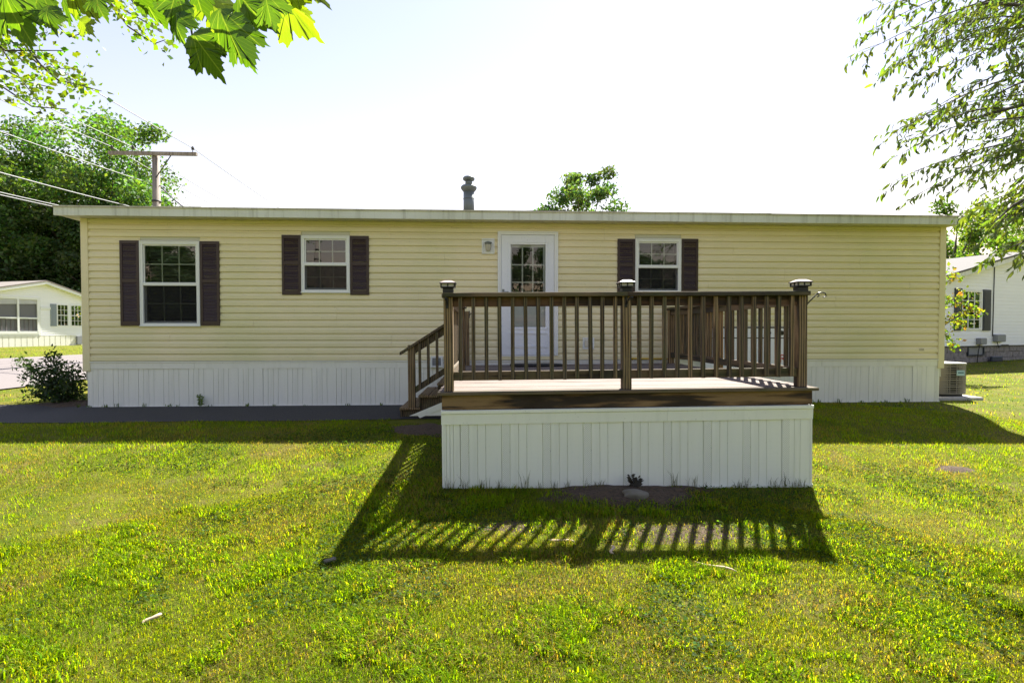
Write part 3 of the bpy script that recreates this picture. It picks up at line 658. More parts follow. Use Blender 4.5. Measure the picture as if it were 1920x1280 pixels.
# skirting around the deck: trim and panels (each with a perforated vent strip)
m1 = 1.7
for a, b in ((DX0 - 0.012, m1 + 0.07), (m1 + 0.072, DX1 + 0.012)):
    MB().prism([(0.02, 0), (0.0, 0), (-0.004, 0.10), (-0.014, 0.108), (-0.014, 0.136), (-0.002, 0.14), (0.02, 0.14)], (a, DY0 - 0.012, RB - 0.146), (0, 1, 0), (0, 0, 1), (b - a, 0, 0)).build('skirting_trim', 'deck_vinyl_skirting', dk)
for xx, u in ((DX0, 1), (DX1, -1)):
    MB().prism([(0.02, 0), (0.0, 0), (-0.004, 0.10), (-0.012, 0.108), (-0.012, 0.136), (0.02, 0.14)], (xx, DY0 + 0.009, RB - 0.146), (u, 0, 0), (0, 0, 1), (0, DY1 - DY0 - 0.009, 0)).build('skirting_trim', 'deck_vinyl_skirting', dk)
bot = -0.36; top = RB - 0.14; px_ = PW * 0.985
def vent_strip(w, h):
    m = MB(); v = [(0.012, -0.003, 0), (w * 0.2 - 0.004, -0.003, 0), (w * 0.2 - 0.004, -0.003, h), (0.012, -0.003, h), (0.012, 0.001, 0), (w * 0.2 - 0.004, 0.001, 0), (w * 0.2 - 0.004, 0.001, h), (0.012, 0.001, h)]
    m.add(v, [(0, 1, 2, 3), (0, 4, 5, 1), (1, 5, 6, 2), (2, 6, 7, 3), (3, 7, 4, 0)], [(p[0], p[2], 0) for p in v]); return m.mesh('vent_strip')
mv = vent_strip(px_, top - bot - 0.02); mp_ = skirt_mesh(px_ - 0.0015, top - bot)
def place_panel(loc, rz, w):
    full = w > px_ - 0.01
    o = link('skirting_panel', mp_ if full else skirt_mesh(w, top - bot), 'deck_vinyl_skirting', dk)
    o.location = Vector(loc) - Vector(dk.location); o.rotation_euler = (R(random.uniform(-0.3, 0.3)), R(random.uniform(-0.15, 0.15)), rz + R(random.uniform(-0.2, 0.2)))
    if w > 0.1:
        q = bpy.data.objects.new('vent_strip', mv); COL.objects.link(q)
        if not mv.materials: mv.materials.append(MT['vent_perforated'])
        q.parent = o; q.location = (0, 0, 0.02)
w0 = 0.17; x = DX0 - 0.004
o = link('skirting_panel', skirt_mesh(w0 - 0.002, top - bot), 'deck_vinyl_skirting', dk); o.location = Vector((x, DY0, bot)) - Vector(dk.location); x += w0
while x < DX1 - 0.02: place_panel((x, DY0, bot), 0, min(px_, DX1 - x)); x += px_
y = DY0 + 0.025
while y < DY1 - 0.05: place_panel((DX1, y, bot), R(90), min(px_, DY1 - y)); place_panel((DX0, min(y + px_, DY1), bot), R(-90), min(px_, DY1 - y)); y += px_
bx('corner_trim', (DX1 - 0.012, DY0 - 0.012, bot), (DX1 + 0.008, DY0 + 0.02, top), 'deck_vinyl_skirting', dk, 0.003)
bx('corner_trim', (DX0 - 0.008, DY0 - 0.012, bot), (DX0 + 0.012, DY0 + 0.02, top), 'deck_vinyl_skirting', dk, 0.003)
bx('ground_track', (DX0 - 0.01, DY0 - 0.02, bot), (DX1 + 0.01, DY0 - 0.0125, bot + 0.085), 'deck_vinyl_skirting', dk)
# posts
PS = 0.089; PT = DF + 0.955; pyf = DY0 + 0.015 + PS / 2
LX, MX, RX = -0.372, 1.378, 3.160
LBY = atX(866, 640, LX)[1] if False else -1.22
RMY = atX(1349, 640, RX)[1]
posts = {'fl': (LX, pyf), 'fm': (MX, pyf), 'fr': (RX, pyf), 'lb': (LX, LBY), 'lw': (LX + 0.02, -0.12), 'rm': (RX, RMY), 'rb': (RX, -0.12)}
for k, (a, b) in posts.items():
    t_ = PT + (0.0 if k in ('lw', 'rb', 'rm') else 0.002)
    bx('post', (a - PS / 2, b - PS / 2, DF - 0.001), (a + PS / 2, b + PS / 2, PT - 0.041), 'post_wood', dk, 0.004)
HT = PT - 0.041; HB = HT - 0.092; BT = DF + 0.19; BB = BT - 0.088
def rail(p, q, axis, side, nb, outs):
    # header, bottom rail and balusters between posts p and q along x (axis 0) or y (axis 1); balusters on side outs
    a = np.array(p); b = np.array(q); h = 0.019
    def bar(z0, z1, nm):
        if axis == 0: bx(nm, (a[0] + PS / 2, a[1] - h, z0), (b[0] - PS / 2, a[1] + h, z1), 'header_wood' if nm == 'top_rail' else 'railing_wood', dk, 0.003)
        else: bx(nm, (a[0] - h, a[1] + PS / 2, z0), (a[0] + h, b[1] - PS / 2, z1), 'railing_wood', dk, 0.003)
    bar(HB, HT - 0.0005, 'top_rail'); bar(BB, BT, 'bottom_rail')
    L = (b - a)[axis] - PS
    for k in range(nb):
        c = a[axis] + PS / 2 + L * (k + 0.5 + (0.5 - (k + 0.5) / nb) * 0.15) / nb + random.uniform(-0.003, 0.003); w = 0.0185
        o_ = outs * (h + w + 0.001); tl = random.uniform(-0.004, 0.004)
        v0, v1 = ((c - w, a[1] + o_ - w, BB + 0.004 + tl), (c + w, a[1] + o_ + w, HT - 0.002)) if axis == 0 else ((a[0] + o_ - w, c - w, BB + 0.004 + tl), (a[0] + o_ + w, c + w, HT - 0.002))
        cc_ = Vector(((v0[0] + v1[0]) / 2, (v0[1] + v1[1]) / 2, HT)); mt_ = Matrix.Translation(cc_) @ Matrix.Rotation(R(random.gauss(0, 0.35)), 4, 'Y' if axis == 0 else 'X') @ Matrix.Rotation(R(random.gauss(0, 1.2)), 4, 'Z') @ Matrix.Translation(-cc_)
        m = MB().box(v0, v1, mt_); o = m.build('baluster', 'railing_wood' if random.random() < 0.8 else 'post_wood', dk, None, 0.003)
rail(posts['fl'], posts['fm'], 0, 0, 13, -1); rail(posts['fm'], posts['fr'], 0, 0, 13, -1)
rail(posts['fl'], posts['lb'], 1, 0, 18, 1 if False else -1); rail(posts['fr'], posts['rm'], 1, 0, 10, 1); rail(posts['rm'], posts['rb'], 1, 0, 15, 1)
cw = 0.07
bx('rail_cap', (LX - 0.05, pyf - cw - 0.018, HT), (MX - 0.004, pyf + cw - 0.02, PT), 'railing_wood', dk, 0.004)
bx('rail_cap', (MX, pyf - cw - 0.016, HT), (RX + 0.052, pyf + cw - 0.02, PT + 0.001), 'railing_wood', dk, 0.004)
bx('rail_cap', (LX - cw, pyf + cw - 0.018, HT), (LX + cw, LBY + 0.05, PT), 'railing_wood', dk, 0.004)
bx('rail_cap', (RX - cw, pyf + cw - 0.018, HT), (RX + cw, RMY, PT), 'railing_wood', dk, 0.004)
bx('rail_cap', (RX - cw, RMY + 0.003, HT), (RX + cw, -0.05, PT), 'railing_wood', dk, 0.004)
# stairs on the left side against the wall
sy0, sy1 = -1.22, -0.09; run = 0.276; rise = DF / 4 + 0.004
n_ = 3; stl = []
for yy in (sy0 + 0.03, (sy0 + sy1) / 2, sy1 - 0.05):
    pr = [(0, DF - 0.04)]
    for k in range(n_):
        pr += [(-run * k - 0.005, DF - rise * (k + 1) - 0.034), (-run * (k + 1), DF - rise * (k + 1) - 0.034)]
    pr += [(-run * n_, -0.02), (-run * n_ + 0.22, -0.02), (0, DF - rise * 2 - 0.22)]
    stl.append(MB().prism(pr, (DX0 - 0.006, yy, 0), (1, 0, 0), (0, 0, 1), (0, 0.038, 0)))
st = stl[0].build('staircase', 'railing_wood', dk)
for q in stl[1:]: q.build('stringer', 'railing_wood', st)
for k in range(n_):
    zt = DF - rise * (k + 1); xa = DX0 - 0.006 - run * (k + 1) - 0.028
    for q in range(2): bx('tread', (xa + q * 0.152, sy0 - 0.03, zt - 0.033), (xa + q * 0.152 + 0.146, sy1, zt), 'post_wood', st, 0.004)
    bx('riser', (DX0 - 0.006 - run * (k + 1) - 0.020, sy0 + 0.0, max(-0.02, zt - rise + 0.001)), (DX0 - 0.006 - run * (k + 1) - 0.001, sy1 - 0.01, zt - 0.034), 'railing_wood', st)
nx_ = atY(772.5, 700, sy0)[0]; nz0 = DF - rise * 3; nz1 = atY(772, 644, sy0)[2]
bx('newel_post', (nx_ - 0.05, sy0 - 0.02, nz0), (nx_ + 0.05, sy0 + 0.07, nz1), 'post_wood', st, 0.004)
h0 = atY(752, 660, sy0 + 0.03); h1 = atY(832, 609.5, sy0 + 0.03); hd = (h1 - h0) / (h1 - h0)[0]; h1 = h0 + hd * (LX - PS / 2 - h0[0])
ang = -math.atan2(hd[2], 1.0)
def sbar(nm, xa, xb, zoff0, zoff1, yy0, yy1):
    P = lambda x, zo: (x, h0[2] + (x - h0[0]) * hd[2] + zo)
    m = MB(); m.prism([P(xa, zoff0), P(xb, zoff0), P(xb, zoff1), P(xa, zoff1)], (0, yy0, 0), (1, 0, 0), (0, 0, 1), (0, yy1 - yy0, 0)); return m.build(nm, 'railing_wood', st, None, 0.003)
sbar('handrail', h0[0], h1[0], -0.022, 0.022, sy0 - 0.045, sy0 + 0.095)
sbar('stair_top_rail', nx_ + 0.05, h1[0], -0.14, -0.0225, sy0 + 0.005, sy0 + 0.043)
lo = atY(790, 728, sy0)[2] - (h0[2] + (atY(790, 728, sy0)[0] - h0[0]) * hd[2])
sbar('stair_bottom_rail', nx_ + 0.05, h1[0], lo, lo + 0.10, sy0 + 0.005, sy0 + 0.043)
for px in (788.5, 804.5, 821, 838, 852):
    xx = atY(px, 680, sy0)[0]; zb = h0[2] + (xx - h0[0]) * hd[2]
    if xx < h1[0] - 0.03: bx('baluster', (xx - 0.019, sy0 - 0.034, zb + lo + 0.01), (xx + 0.019, sy0 + 0.004, zb - 0.03), 'railing_wood', st, 0.003)
# white triangular skirting panel leaning on the stair side
q0, q1, q2 = atY(768, 777, sy0 - 0.10), atY(827, 740.5, sy0 - 0.05), atY(830, 779, sy0 - 0.10)
m = MB(); m.prism([(q0[0], q0[2]), (DX0 - 0.02, q0[2] + 0.0), (DX0 - 0.02, q1[2])], (0, sy0 - 0.10, 0), (1, 0, 0), (0, 0, 1), (0, 0.015, 0))
sp_ = m.build('stair_skirting', 'deck_vinyl_skirting', st)
dvec = np.array([DX0 - 0.02 - q0[0], 0, q1[2] - q0[2]]); ln = np.linalg.norm(dvec); dvec /= ln; pv = np.array([dvec[2], 0, -dvec[0]])
MB().prism([(0.10, 0.003), (0.13, 0.085), (ln, 0.085), (ln, 0.0)], (q0[0], sy0 - 0.112, q0[2]), dvec, pv, (0, 0.011, 0)).build('stair_skirting_trim', 'deck_vinyl_skirting', st)
bx('stair_skirting_trim', (q0[0] + 0.15, sy0 - 0.11, q0[2] - 0.0), (DX0 - 0.021, sy0 - 0.1005, q0[2] + 0.03), 'deck_vinyl_skirting', st)

# ------------------------------------------------------------------ things on the deck
Rd = Matrix.Rotation(R(-0.45), 4, 'Y')
def dpt(x, y, z):
    o = Vector((1.40, DY0, -0.29)); return o + Rd @ (Vector((x, y, z)) - o)
def cap_light(x, y, label):
    p = dpt(x, y, PT); t_ = thing('post_cap_light', p, label, 'post light', 'solar lights on the deck posts', (0, R(-0.45), 0))
    P = np.array(p)
    m = MB(); b = 0.05
    m.box(P + (-b, -b, 0.001), P + (b, b, 0.045)).box(P + (-0.058, -0.058, 0.0455), P + (0.058, 0.058, 0.054)); m.build('base', 'black_metal', t_, None, 0.004)
    m = MB(); z0_, z1_ = 0.0545, 0.088; r1 = 0.064
    for sx in (-1, 1):
        for sy in (-1, 1): m.box(P + (sx * r1 - 0.006, sy * r1 - 0.006, z0_), P + (sx * r1 + 0.006, sy * r1 + 0.006, z1_))
    for sx in (-1, 1):
        m.box(P + (sx * r1 - 0.004, -0.006, z0_), P + (sx * r1 + 0.004, 0.006, z1_)).box(P + (-0.006, sx * r1 - 0.004, z0_), P + (0.006, sx * r1 + 0.004, z1_))
        m.box(P + (-0.07, sx * r1 - 0.007, z0_ - 0.004), P + (0.07, sx * r1 + 0.007, z0_ + 0.004)).box(P + (sx * r1 - 0.007, -0.057, z0_ - 0.004), P + (sx * r1 + 0.007, 0.057, z0_ + 0.004))
    m.box(P + (-0.078, -0.078, z1_), P + (0.078, 0.078, z1_ + 0.009)); m.build('frame', 'black_metal', t_)
    for sx in (-1, 1):
        m = MB(); m.box(P + (sx * (r1 - 0.004) - 0.001, -0.057, z0_ + 0.005), P + (sx * (r1 - 0.004) + 0.001, 0.057, z1_ - 0.001)); m.build('glass_pane', 'lamp_glass', t_)
        m = MB(); m.box(P + (-0.057, sx * (r1 - 0.004) - 0.001, z0_ + 0.005), P + (0.057, sx * (r1 - 0.004) + 0.001, z1_ - 0.001)); m.build('glass_pane', 'lamp_glass', t_)
    m = MB(); r2, r3 = 0.076, 0.036; zz = z1_ + 0.0095
    v = [P + np.array((sx * r, sy * r, zq)) for r, zq in ((r2, zz), (r3, zz + 0.023)) for sx, sy in ((-1, -1), (1, -1), (1, 1), (-1, 1))]
    m.add(v, [(0, 1, 5, 4), (1, 2, 6, 5), (2, 3, 7, 6), (3, 0, 4, 7), (4, 5, 6, 7), (3, 2, 1, 0)]); m.build('cap_roof', 'copper_roof', t_)
cap_light(LX, pyf, 'black post cap light on the front corner post beside the stairs'); cap_light(MX, pyf, 'black post cap light on the middle post of the front railing')
cap_light(RX, pyf, 'black post cap light on the corner post with a hook pointing away from stairs'); cap_light(LX, LBY, 'black post cap light at the top of the stair handrail, behind the railing')
def hook(x, y, z, d, label, s=1.0):
    p = np.array(dpt(x, y, z)); d = np.array(d, float); d /= np.linalg.norm(d); t_ = thing('plant_hook', p, label, 'hook', 'black plant hooks on the deck posts')
    m = MB(); m.box(p + np.array((-0.008, -0.008, -0.06)) , p + np.array((0.008, 0.008, 0.06))); m.build('back_plate', 'black_metal', t_)
    m = MB(); pts = [p + d * a * s + np.array((0, 0, b * s)) for a, b in ((0.005, -0.05), (0.05, 0.0), (0.09, 0.045), (0.115, 0.05), (0.115, 0.03), (0.10, 0.022))]; m.tube(pts, 0.006, 6)
    pts = [p + d * a * s + np.array((0, 0, b * s)) for a, b in ((0.085, 0.04), (0.11, 0.062), (0.15, 0.066), (0.178, 0.055), (0.182, 0.03), (0.17, 0.018), (0.155, 0.022))]; m.tube(pts, 0.006, 6)
    m.build('scroll', 'black_metal', t_)
hook(RX + PS / 2 + 0.006, pyf - 0.02, HT - 0.035, (1, -0.15, 0), 'black scroll plant hook reaching out sideways from corner post')
hook(LX - 0.008, pyf - PS / 2 - 0.003, HT - 0.05, (-0.1, -1, 0), 'black scroll plant hook on the corner post beside the stairs', 0.6)
hook(MX - 0.01, pyf - PS / 2 - 0.003, HT - 0.05, (0.35, -1, 0), 'black scroll plant hook on the middle front post', 0.6)
hook(LX + 0.02 + PS / 2 + 0.004, -0.12, HT - 0.05, (1, -0.4, 0), 'black scroll plant hook on the post against the wall above the stairs', 0.4)
# door mat
p = dpt(0.63, -0.42, DF + 0.004); m = MB()
a0, a1 = atY(956, 684, -0.35)[0], atY(1056, 684, -0.35)[0]; n_ = 22; V = []
pr = [((a0 + a1) / 2 + (a1 - a0) / 2 * math.copysign(abs(math.cos(t_)) ** 0.5, math.cos(t_)), -0.36 + 0.26 * math.copysign(abs(math.sin(t_)) ** 0.6, math.sin(t_))) for t_ in np.linspace(0, 2 * math.pi, n_, endpoint=False)]
zc = DF + 0.0035; m.prism(pr, (0, 0, zc - 0.002), (1, 0, 0), (0, 1, 0), (0, 0, 0.02)); tag(m.build('door_mat', 'mat_rubber', None, (float((a0 + a1) / 2), -0.36, zc)), 'dark rounded rubber door mat lying before the front door', 'door mat')
# yellow pole on the floor and white board behind the railing
ya, yb = atY(1187, 672, -0.06), atY(1262, 672.5, -0.06)
m = MB(); m.tube([ya, yb], 0.012, 8); m.tube([ya - (0.06, 0, 0), ya], 0.016, 8); tag(m.build('yellow_pole', 'yellow_plastic', None, tuple(ya)), 'thin yellow pole lying along the wall at deck level', 'pole')
wa, wb = atY(1322, 612, -0.12), atY(1482, 690, -0.12)
wbt = thing('sign_board', ((wa[0] + wb[0]) / 2, -0.12, wb[2]), 'white board with black bands leaning on the siding behind the deck railing', 'board')
bx('panel', (wa[0], -0.135, wb[2]), (wb[0], -0.115, wa[2]), 'white_plastic', wbt, 0.004)
bx('top_edge', (wa[0] + 0.0, -0.140, wa[2] - 0.028), (wb[0], -0.1355, wa[2] - 0.004), 'black_metal', wbt)
zq = atY(1400, 633.5, -0.136)[2]; bx('band', (wa[0] + 0.01, -0.139, zq - 0.008), (wb[0] - 0.01, -0.1355, zq + 0.008), 'black_metal', wbt)
for px, mt_, r_ in ((1441, 'black_metal', 0.045), (1466, 'black_metal', 0.04), (1395, 'blue_print', 0.035)):
    c = atY(px, 624 if mt_ == 'black_metal' else 672, -0.136); m = MB(); m.prism([(r_ * math.cos(t_), r_ * math.sin(t_)) for t_ in np.linspace(0, 2 * math.pi, 18, endpoint=False)], (c[0], -0.139, c[2]), (1, 0, 0), (0, 0, 1), (0, 0.0035, 0)); m.build('printed_disc', mt_, wbt)
tc = bpy.data.curves.new('t', 'FONT'); tc.body = 'R'; tc.size = 0.20; tc.extrude = 0.001
to = bpy.data.objects.new('t', tc); COL.objects.link(to); bpy.context.view_layer.update()
tm = bpy.data.meshes.new_from_object(to.evaluated_get(bpy.context.evaluated_depsgraph_get())); bpy.data.objects.remove(to)
c = atY(1461, 679, -0.1375); o = link('printed_letter', tm, 'red_print', wbt); o.location = Vector((c[0], -0.1375, c[2])) - Vector(wbt.location); o.rotation_euler = (R(90), 0, 0)

# ------------------------------------------------------------------ air conditioner beside the home
ac_b = atZ(1788, 748, 0.0); AX0 = atY(1748, 700, 0.75)[0]; AX1 = atY(1823, 700, 0.75)[0]
AX1 = atY(1821, 700, 0.22)[0]; acx, acw = (AX1 - 0.335), 0.67; acy = 0.22 + acw / 2; az0 = 0.10; az1 = atY(1790, 680, 0.22)[2]
ac = thing('air_conditioner', (acx, acy, 0), 'tan louvered outdoor air conditioner unit standing on a concrete pad', 'air conditioner')
def rsq(r, h, n=40, p=4.5):
    return [((abs(math.cos(t_)) ** (2 / p)) * math.copysign(r, math.cos(t_)), (abs(math.sin(t_)) ** (2 / p)) * math.copysign(r, math.sin(t_)) ) for t_ in np.linspace(0, 2 * math.pi, n, endpoint=False)]
m = MB(); m.prism(rsq(acw / 2 - 0.03, 0), (acx, acy, az0), (1, 0, 0), (0, 1, 0), (0, 0, az1 - az0 - 0.03)); m.build('coil', 'condenser_dark', ac)
m = MB(); m.prism(rsq(acw / 2 - 0.04, 0), (acx, acy, 0.055), (1, 0, 0), (0, 1, 0), (0, 0, az0 - 0.056)); m.build('base_pan', 'condenser_dark', ac)
m = MB(); nb = 13; hh = (az1 - 0.04 - az0) / nb
for k in range(nb + 1): m.prism(rsq(acw / 2 - 0.002, 0), (acx, acy, az0 + k * hh), (1, 0, 0), (0, 1, 0), (0, 0, 0.012 if k % 3 else 0.02))
q_ = rsq(acw / 2 - 0.008, 0, 110)
for k, (a, b) in enumerate(q_): m.cbox((acx + a, acy + b, (az0 + az1 - 0.04) / 2), (0.011, 0.011, az1 - az0 - 0.04))
lv = m.build('louver_shell', 'condenser_tan', ac); lv['kind'] = 'stuff'
MB().prism(rsq(acw / 2 + 0.006, 0), (acx, acy, az1 - 0.035), (1, 0, 0), (0, 1, 0), (0, 0, 0.03)).build('lid', 'condenser_lid', ac, None, 0.008)
c = atY(1801, 699, 0.215); bx('label_plate', (c[0] - 0.075, acy - acw / 2 - 0.012, c[2] - 0.05), (c[0] + 0.075, acy - acw / 2 - 0.004, c[2] + 0.05), 'sticker_blue', ac)
bx('label_print', (c[0] - 0.055, acy - acw / 2 - 0.0135, c[2] - 0.005), (c[0] + 0.055, acy - acw / 2 - 0.0121, c[2] + 0.016), 'sticker_dark', ac)
m = MB(); m.box((acx - 0.47, acy - 0.45, -0.03), (acx + 0.47, acy + 0.47, 0.054)); tag(m.build('concrete_pad', 'concrete', None, (acx, acy, 0), 0.01), 'grey concrete pad under the air conditioner unit', 'pad')

# ------------------------------------------------------------------ neighbouring houses
def frame_wall(p0, ang):
    """wall frame: origin on the ground, u along the wall, n facing the camera side"""
    u = np.array([math.sin(ang), math.cos(ang), 0.0]); n = np.array([u[1], -u[0], 0.0])
    if np.dot(n, CAM - p0) < 0: n = -n
    return u, n
class Wall:
    def __init__(s, root, p0, ang): s.p0 = np.array(p0, float); s.u, s.n = frame_wall(s.p0, ang); s.root = root
    def uz(s, px, py):
        P = atP(px, py, s.p0, s.n); return float(np.dot(P - s.p0, s.u)), float(P[2])
    def box(s, nm, u0, u1, z0, z1, d0, d1, mat, parent=None, bevel=0):
        m = MB(); s.raw(m, u0, u1, z0, z1, d0, d1); return m.build(nm, mat, parent or s.root, None, bevel)
    def raw(s, m, u0, u1, z0, z1, d0, d1):
        v = []
        for u in (u0, u1):
            for d in (d0, d1):
                for z in (z0, z1): v.append(s.p0 * (1, 1, 0) + s.u * u + s.n * d + np.array((0, 0, z)))
        m.add(v, [(0, 1, 3, 2), (4, 6, 7, 5), (0, 4, 5, 1), (2, 3, 7, 6), (0, 2, 6, 4), (1, 5, 7, 3)])
    def poly(s, nm, pts, d0, d1, mat, parent=None):
        m = MB(); m.prism(pts, s.p0 * (1, 1, 0) + s.n * d0, s.u, (0, 0, 1), s.n * (d1 - d0)); return m.build(nm, mat, parent or s.root)
def boards(w, parent, u0, u1, z0, ztop, holes, ch=0.115, mat='neighbour_siding'):
    """lapped siding boards up to the height ztop(u); each course one board per stretch"""
    z = z0
    while True:
        us = np.linspace(u0, u1, 120); ok = np.array([ztop(q) > z + ch * 0.5 for q in us])
        if not ok.any(): break
        a, b = us[ok][0], us[ok][-1]; iv = [(a, b)]
        for h in holes:
            if h[2] < z + ch * 0.7 and h[3] > z + ch * 0.3:
                nv = []
                for a, b in iv:
                    if h[1] <= a or h[0] >= b: nv.append((a, b))
                    else:
                        if h[0] > a + 0.05: nv.append((a, h[0]))
                        if h[1] < b - 0.05: nv.append((h[1], b))
                iv = nv
        for a, b in iv:
            m = MB(); m.prism([(0.001, 0), (0.016, 0), (0.012, ch * 0.7), (0.003, ch), (0.001, ch)], w.p0 * (1, 1, 0) + w.u * a + np.array((0, 0, z)), w.n, (0, 0, 1), w.u * (b - a)); m.build('siding_board', mat, parent)
        z += ch
def small_window(w, parent, u0, u1, z0, z1, cols=2, rows=2):
    m = MB(); f = 0.06
    for a in grid_holes(u0, u1, z0, z1, [(u0 + f, u1 - f, z0 + f, z1 - f)]): w.raw(m, a[0], a[1], a[2], a[3], -0.02, 0.035)
    zm = (z0 + z1) / 2; w.raw(m, u0 + f, u1 - f, zm - 0.025, zm + 0.025, -0.01, 0.03)
    win = m.build('window', 'white_paint', parent)
    w.box('room_wall', u0 - 1.2, u1 + 1.2, z0 - 0.8, z1 + 0.5, -0.42, -0.40, 'porch_dark', win)
    for za, zb in ((z0 + f, zm - 0.025), (zm + 0.025, z1 - f)):
        w.box('pane', u0 + f, u1 - f, za, zb, 0.0, 0.004, 'window_glass', win)
        for k in range(1, cols + 1):
            uu = u0 + f + (u1 - u0 - 2 * f) * k / (cols + 1); w.box('muntin', uu - 0.01, uu + 0.01, za, zb, 0.005, 0.015, 'white_paint', win)
        w.box('muntin', u0 + f, u1 - f, (za + zb) / 2 - 0.01, (za + zb) / 2 + 0.01, 0.0055, 0.0145, 'white_paint', win)
    return win
# --- left neighbour: white gabled home with screened porch
pL = atD(75, 650, 33.0); pL[2] = gz(pL[0], pL[1])
nh = thing('neighbour_house', pL, 'white gabled house with screened porch across the road', 'house')
w = Wall(nh, pL, R(17)); Z = lambda x, y: w.uz(x, y)
uR = Z(190, 600)[0]; uL = Z(-190, 600)[0]; gz0 = float(pL[2]) - 0.15
pk = Z(81, 528); er = Z(149, 552.5); el = Z(0, 539)
sR = (er[1] - pk[1]) / (er[0] - pk[0]); sL = (pk[1] - el[1]) / (pk[0] - el[0]); sR = min(sR, -0.12)
rl = lambda u: pk[1] + (sR * (u - pk[0]) if u > pk[0] else -sL * (pk[0] - u))
skT = Z(110, 629)[1]; pc = Z(74, 600)[0]; ptop = Z(40, 560)[1]; pbot = Z(40, 622.5)[1]; pmid = Z(40, 596)[1]
win1 = (Z(106, 590)[0], Z(128.5, 590)[0], Z(117, 611.5)[1], Z(117, 570.5)[1]); win2 = (Z(131.5, 590)[0], Z(154, 590)[0], win1[2], win1[3])
holes = [win1, win2, (uL, pc, pbot, ptop)]
m = MB()
for a in grid_holes(uL, uR, skT, ptop, holes): w.raw(m, a[0], a[1], a[2], a[3], -0.1, 0.0)
m.build('wall', 'neighbour_siding', nh)
w.poly('gable_wall', [(uL, ptop), (uR, ptop), (uR, rl(uR) - 0.12), (pk[0], pk[1] - 0.12), (uL, rl(uL) - 0.12)], -0.1, 0.0, 'neighbour_siding')
bw_ = w.box('wall_corner', pc - 0.06, pc + 0.06, skT, ptop, 0.001, 0.03, 'white_paint')
boards(w, bw_, uL, uR, skT, lambda u: rl(u) - 0.14, holes, 0.13)
m = MB()
for q in (0.0, 1.0):
    pass
for (ua, ub) in ((uL - 0.4, pk[0]), (pk[0], uR + 0.4)):
    w.poly('rake_board', [(ua, rl(ua) - 0.16), (ub, rl(ub) - 0.16), (ub, rl(ub)), (ua, rl(ua))], 0.02, 0.32, 'white_paint')
    w.poly('roof', [(ua, rl(ua) + 0.001), (ub, rl(ub) + 0.001), (ub, rl(ub) + 0.08), (ua, rl(ua) + 0.08)], 0.34, -14.0, 'brown_shingle')
for uu in np.arange(uL, uR, 0.32):
    m = MB(); w.raw(m, uu, uu + 0.27, gz0, skT - 0.002, -0.08, 0.01); w.raw(m, uu + 0.27, uu + 0.319, gz0, skT - 0.002, -0.08, -0.012); m.build('skirting_panel', 'white_vinyl_skirting', nh)
for k, uu in enumerate([uL, Z(32, 600)[0], pc - 0.14]): w.box('porch_post', uu, uu + 0.10, pbot, ptop, -0.02, 0.05, 'white_paint')
w.box('porch_rail', uL, pc - 0.06, pmid - 0.05, pmid + 0.05, -0.015, 0.04, 'white_paint'); w.box('porch_rail', uL, pc - 0.06, pbot - 0.12, pbot + 0.06, -0.015, 0.045, 'white_paint'); w.box('porch_beam', uL, pc + 0.05, ptop - 0.03, ptop + 0.14, -0.015, 0.042, 'white_paint')
w.box('porch_screen', uL, pc, pbot, ptop, -0.06, -0.05, 'porch_screen')
for uu in np.arange(uL + 0.1, pc - 0.2, 0.24): w.box('porch_baluster', uu, uu + 0.06, pbot, pmid, -0.045, -0.02, 'porch_dark')
for q in (win1, win2): small_window(w, nh, *q, 2, 2)
us = Z(94, 590)[0]; sh = w.box('shutter', us, win1[0] - 0.03, win1[2], win1[3], 0.001, 0.05, 'shutter_grey')
for a, b in ((0.06, 0.47), (0.53, 0.94)): w.box('shutter_panel', us + 0.1, win1[0] - 0.13, win1[2] + (win1[3] - win1[2]) * a, win1[2] + (win1[3] - win1[2]) * b, 0.051, 0.06, 'shutter_grey', sh)
q = Z(85, 578); w.box('number_plaque', q[0] - 0.3, q[0] + 0.3, q[1] - 0.08, q[1] + 0.1, 0.02, 0.05, 'white_paint')
q = Z(148, 637); w.box('wall_meter', q[0] - 0.2, q[0] + 0.2, q[1] - 0.3, q[1] + 0.25, 0.02, 0.15, 'grey_plastic')
m = MB(); 
for uu in (uR - 0.1,): w.raw(m, uu, uR, gz0, rl(uR) - 0.2, -14, -0.1)
m.build('side_wall', 'neighbour_siding', nh)
# --- right neighbour: white sided house with navy shutters on a block foundation
pR = atD(1840, 676, 17.3); pR[2] = 0.2
nr = thing('neighbour_house', pR, 'white sided house with navy shutters on grey block foundation', 'house')
w = Wall(nr, pR, R(71)); Z = lambda x, y: w.uz(x, y)
uL, uR = Z(1690, 600)[0], Z(2120, 600)[0]; fl = Z(1840, 648)[1]
ra, rb = Z(1766, 517), Z(1851, 492); sl_ = (rb[1] - ra[1]) / (rb[0] - ra[0]); sl_ = max(0.12, min(sl_, 0.35)); pk = (ra[0] + 4.6, ra[1] + sl_ * 4.6)
rl = lambda u: pk[1] - sl_ * abs(u - pk[0]); uL = max(uL, ra[0] - 1.6)
win = (Z(1801.5, 580)[0], Z(1840, 580)[0], Z(1820, 618.5)[1], Z(1820, 544)[1])
vent = (Z(1815.5, 660)[0], Z(1846.5, 660)[0], Z(1830, 667)[1], Z(1830, 649.5)[1])
m = MB()
for a in grid_holes(uL, uR, fl, rl(uL) - 0.16, [win]): w.raw(m, a[0], a[1], a[2], a[3], -0.1, 0.0)
m.build('wall', 'neighbour_siding', nr)
w.poly('gable_wall', [(uL, rl(uL) - 0.16), (uR, rl(uL) - 0.16), (uR, rl(uR) - 0.14), (pk[0], pk[1] - 0.14)], -0.1, 0.0, 'neighbour_siding')
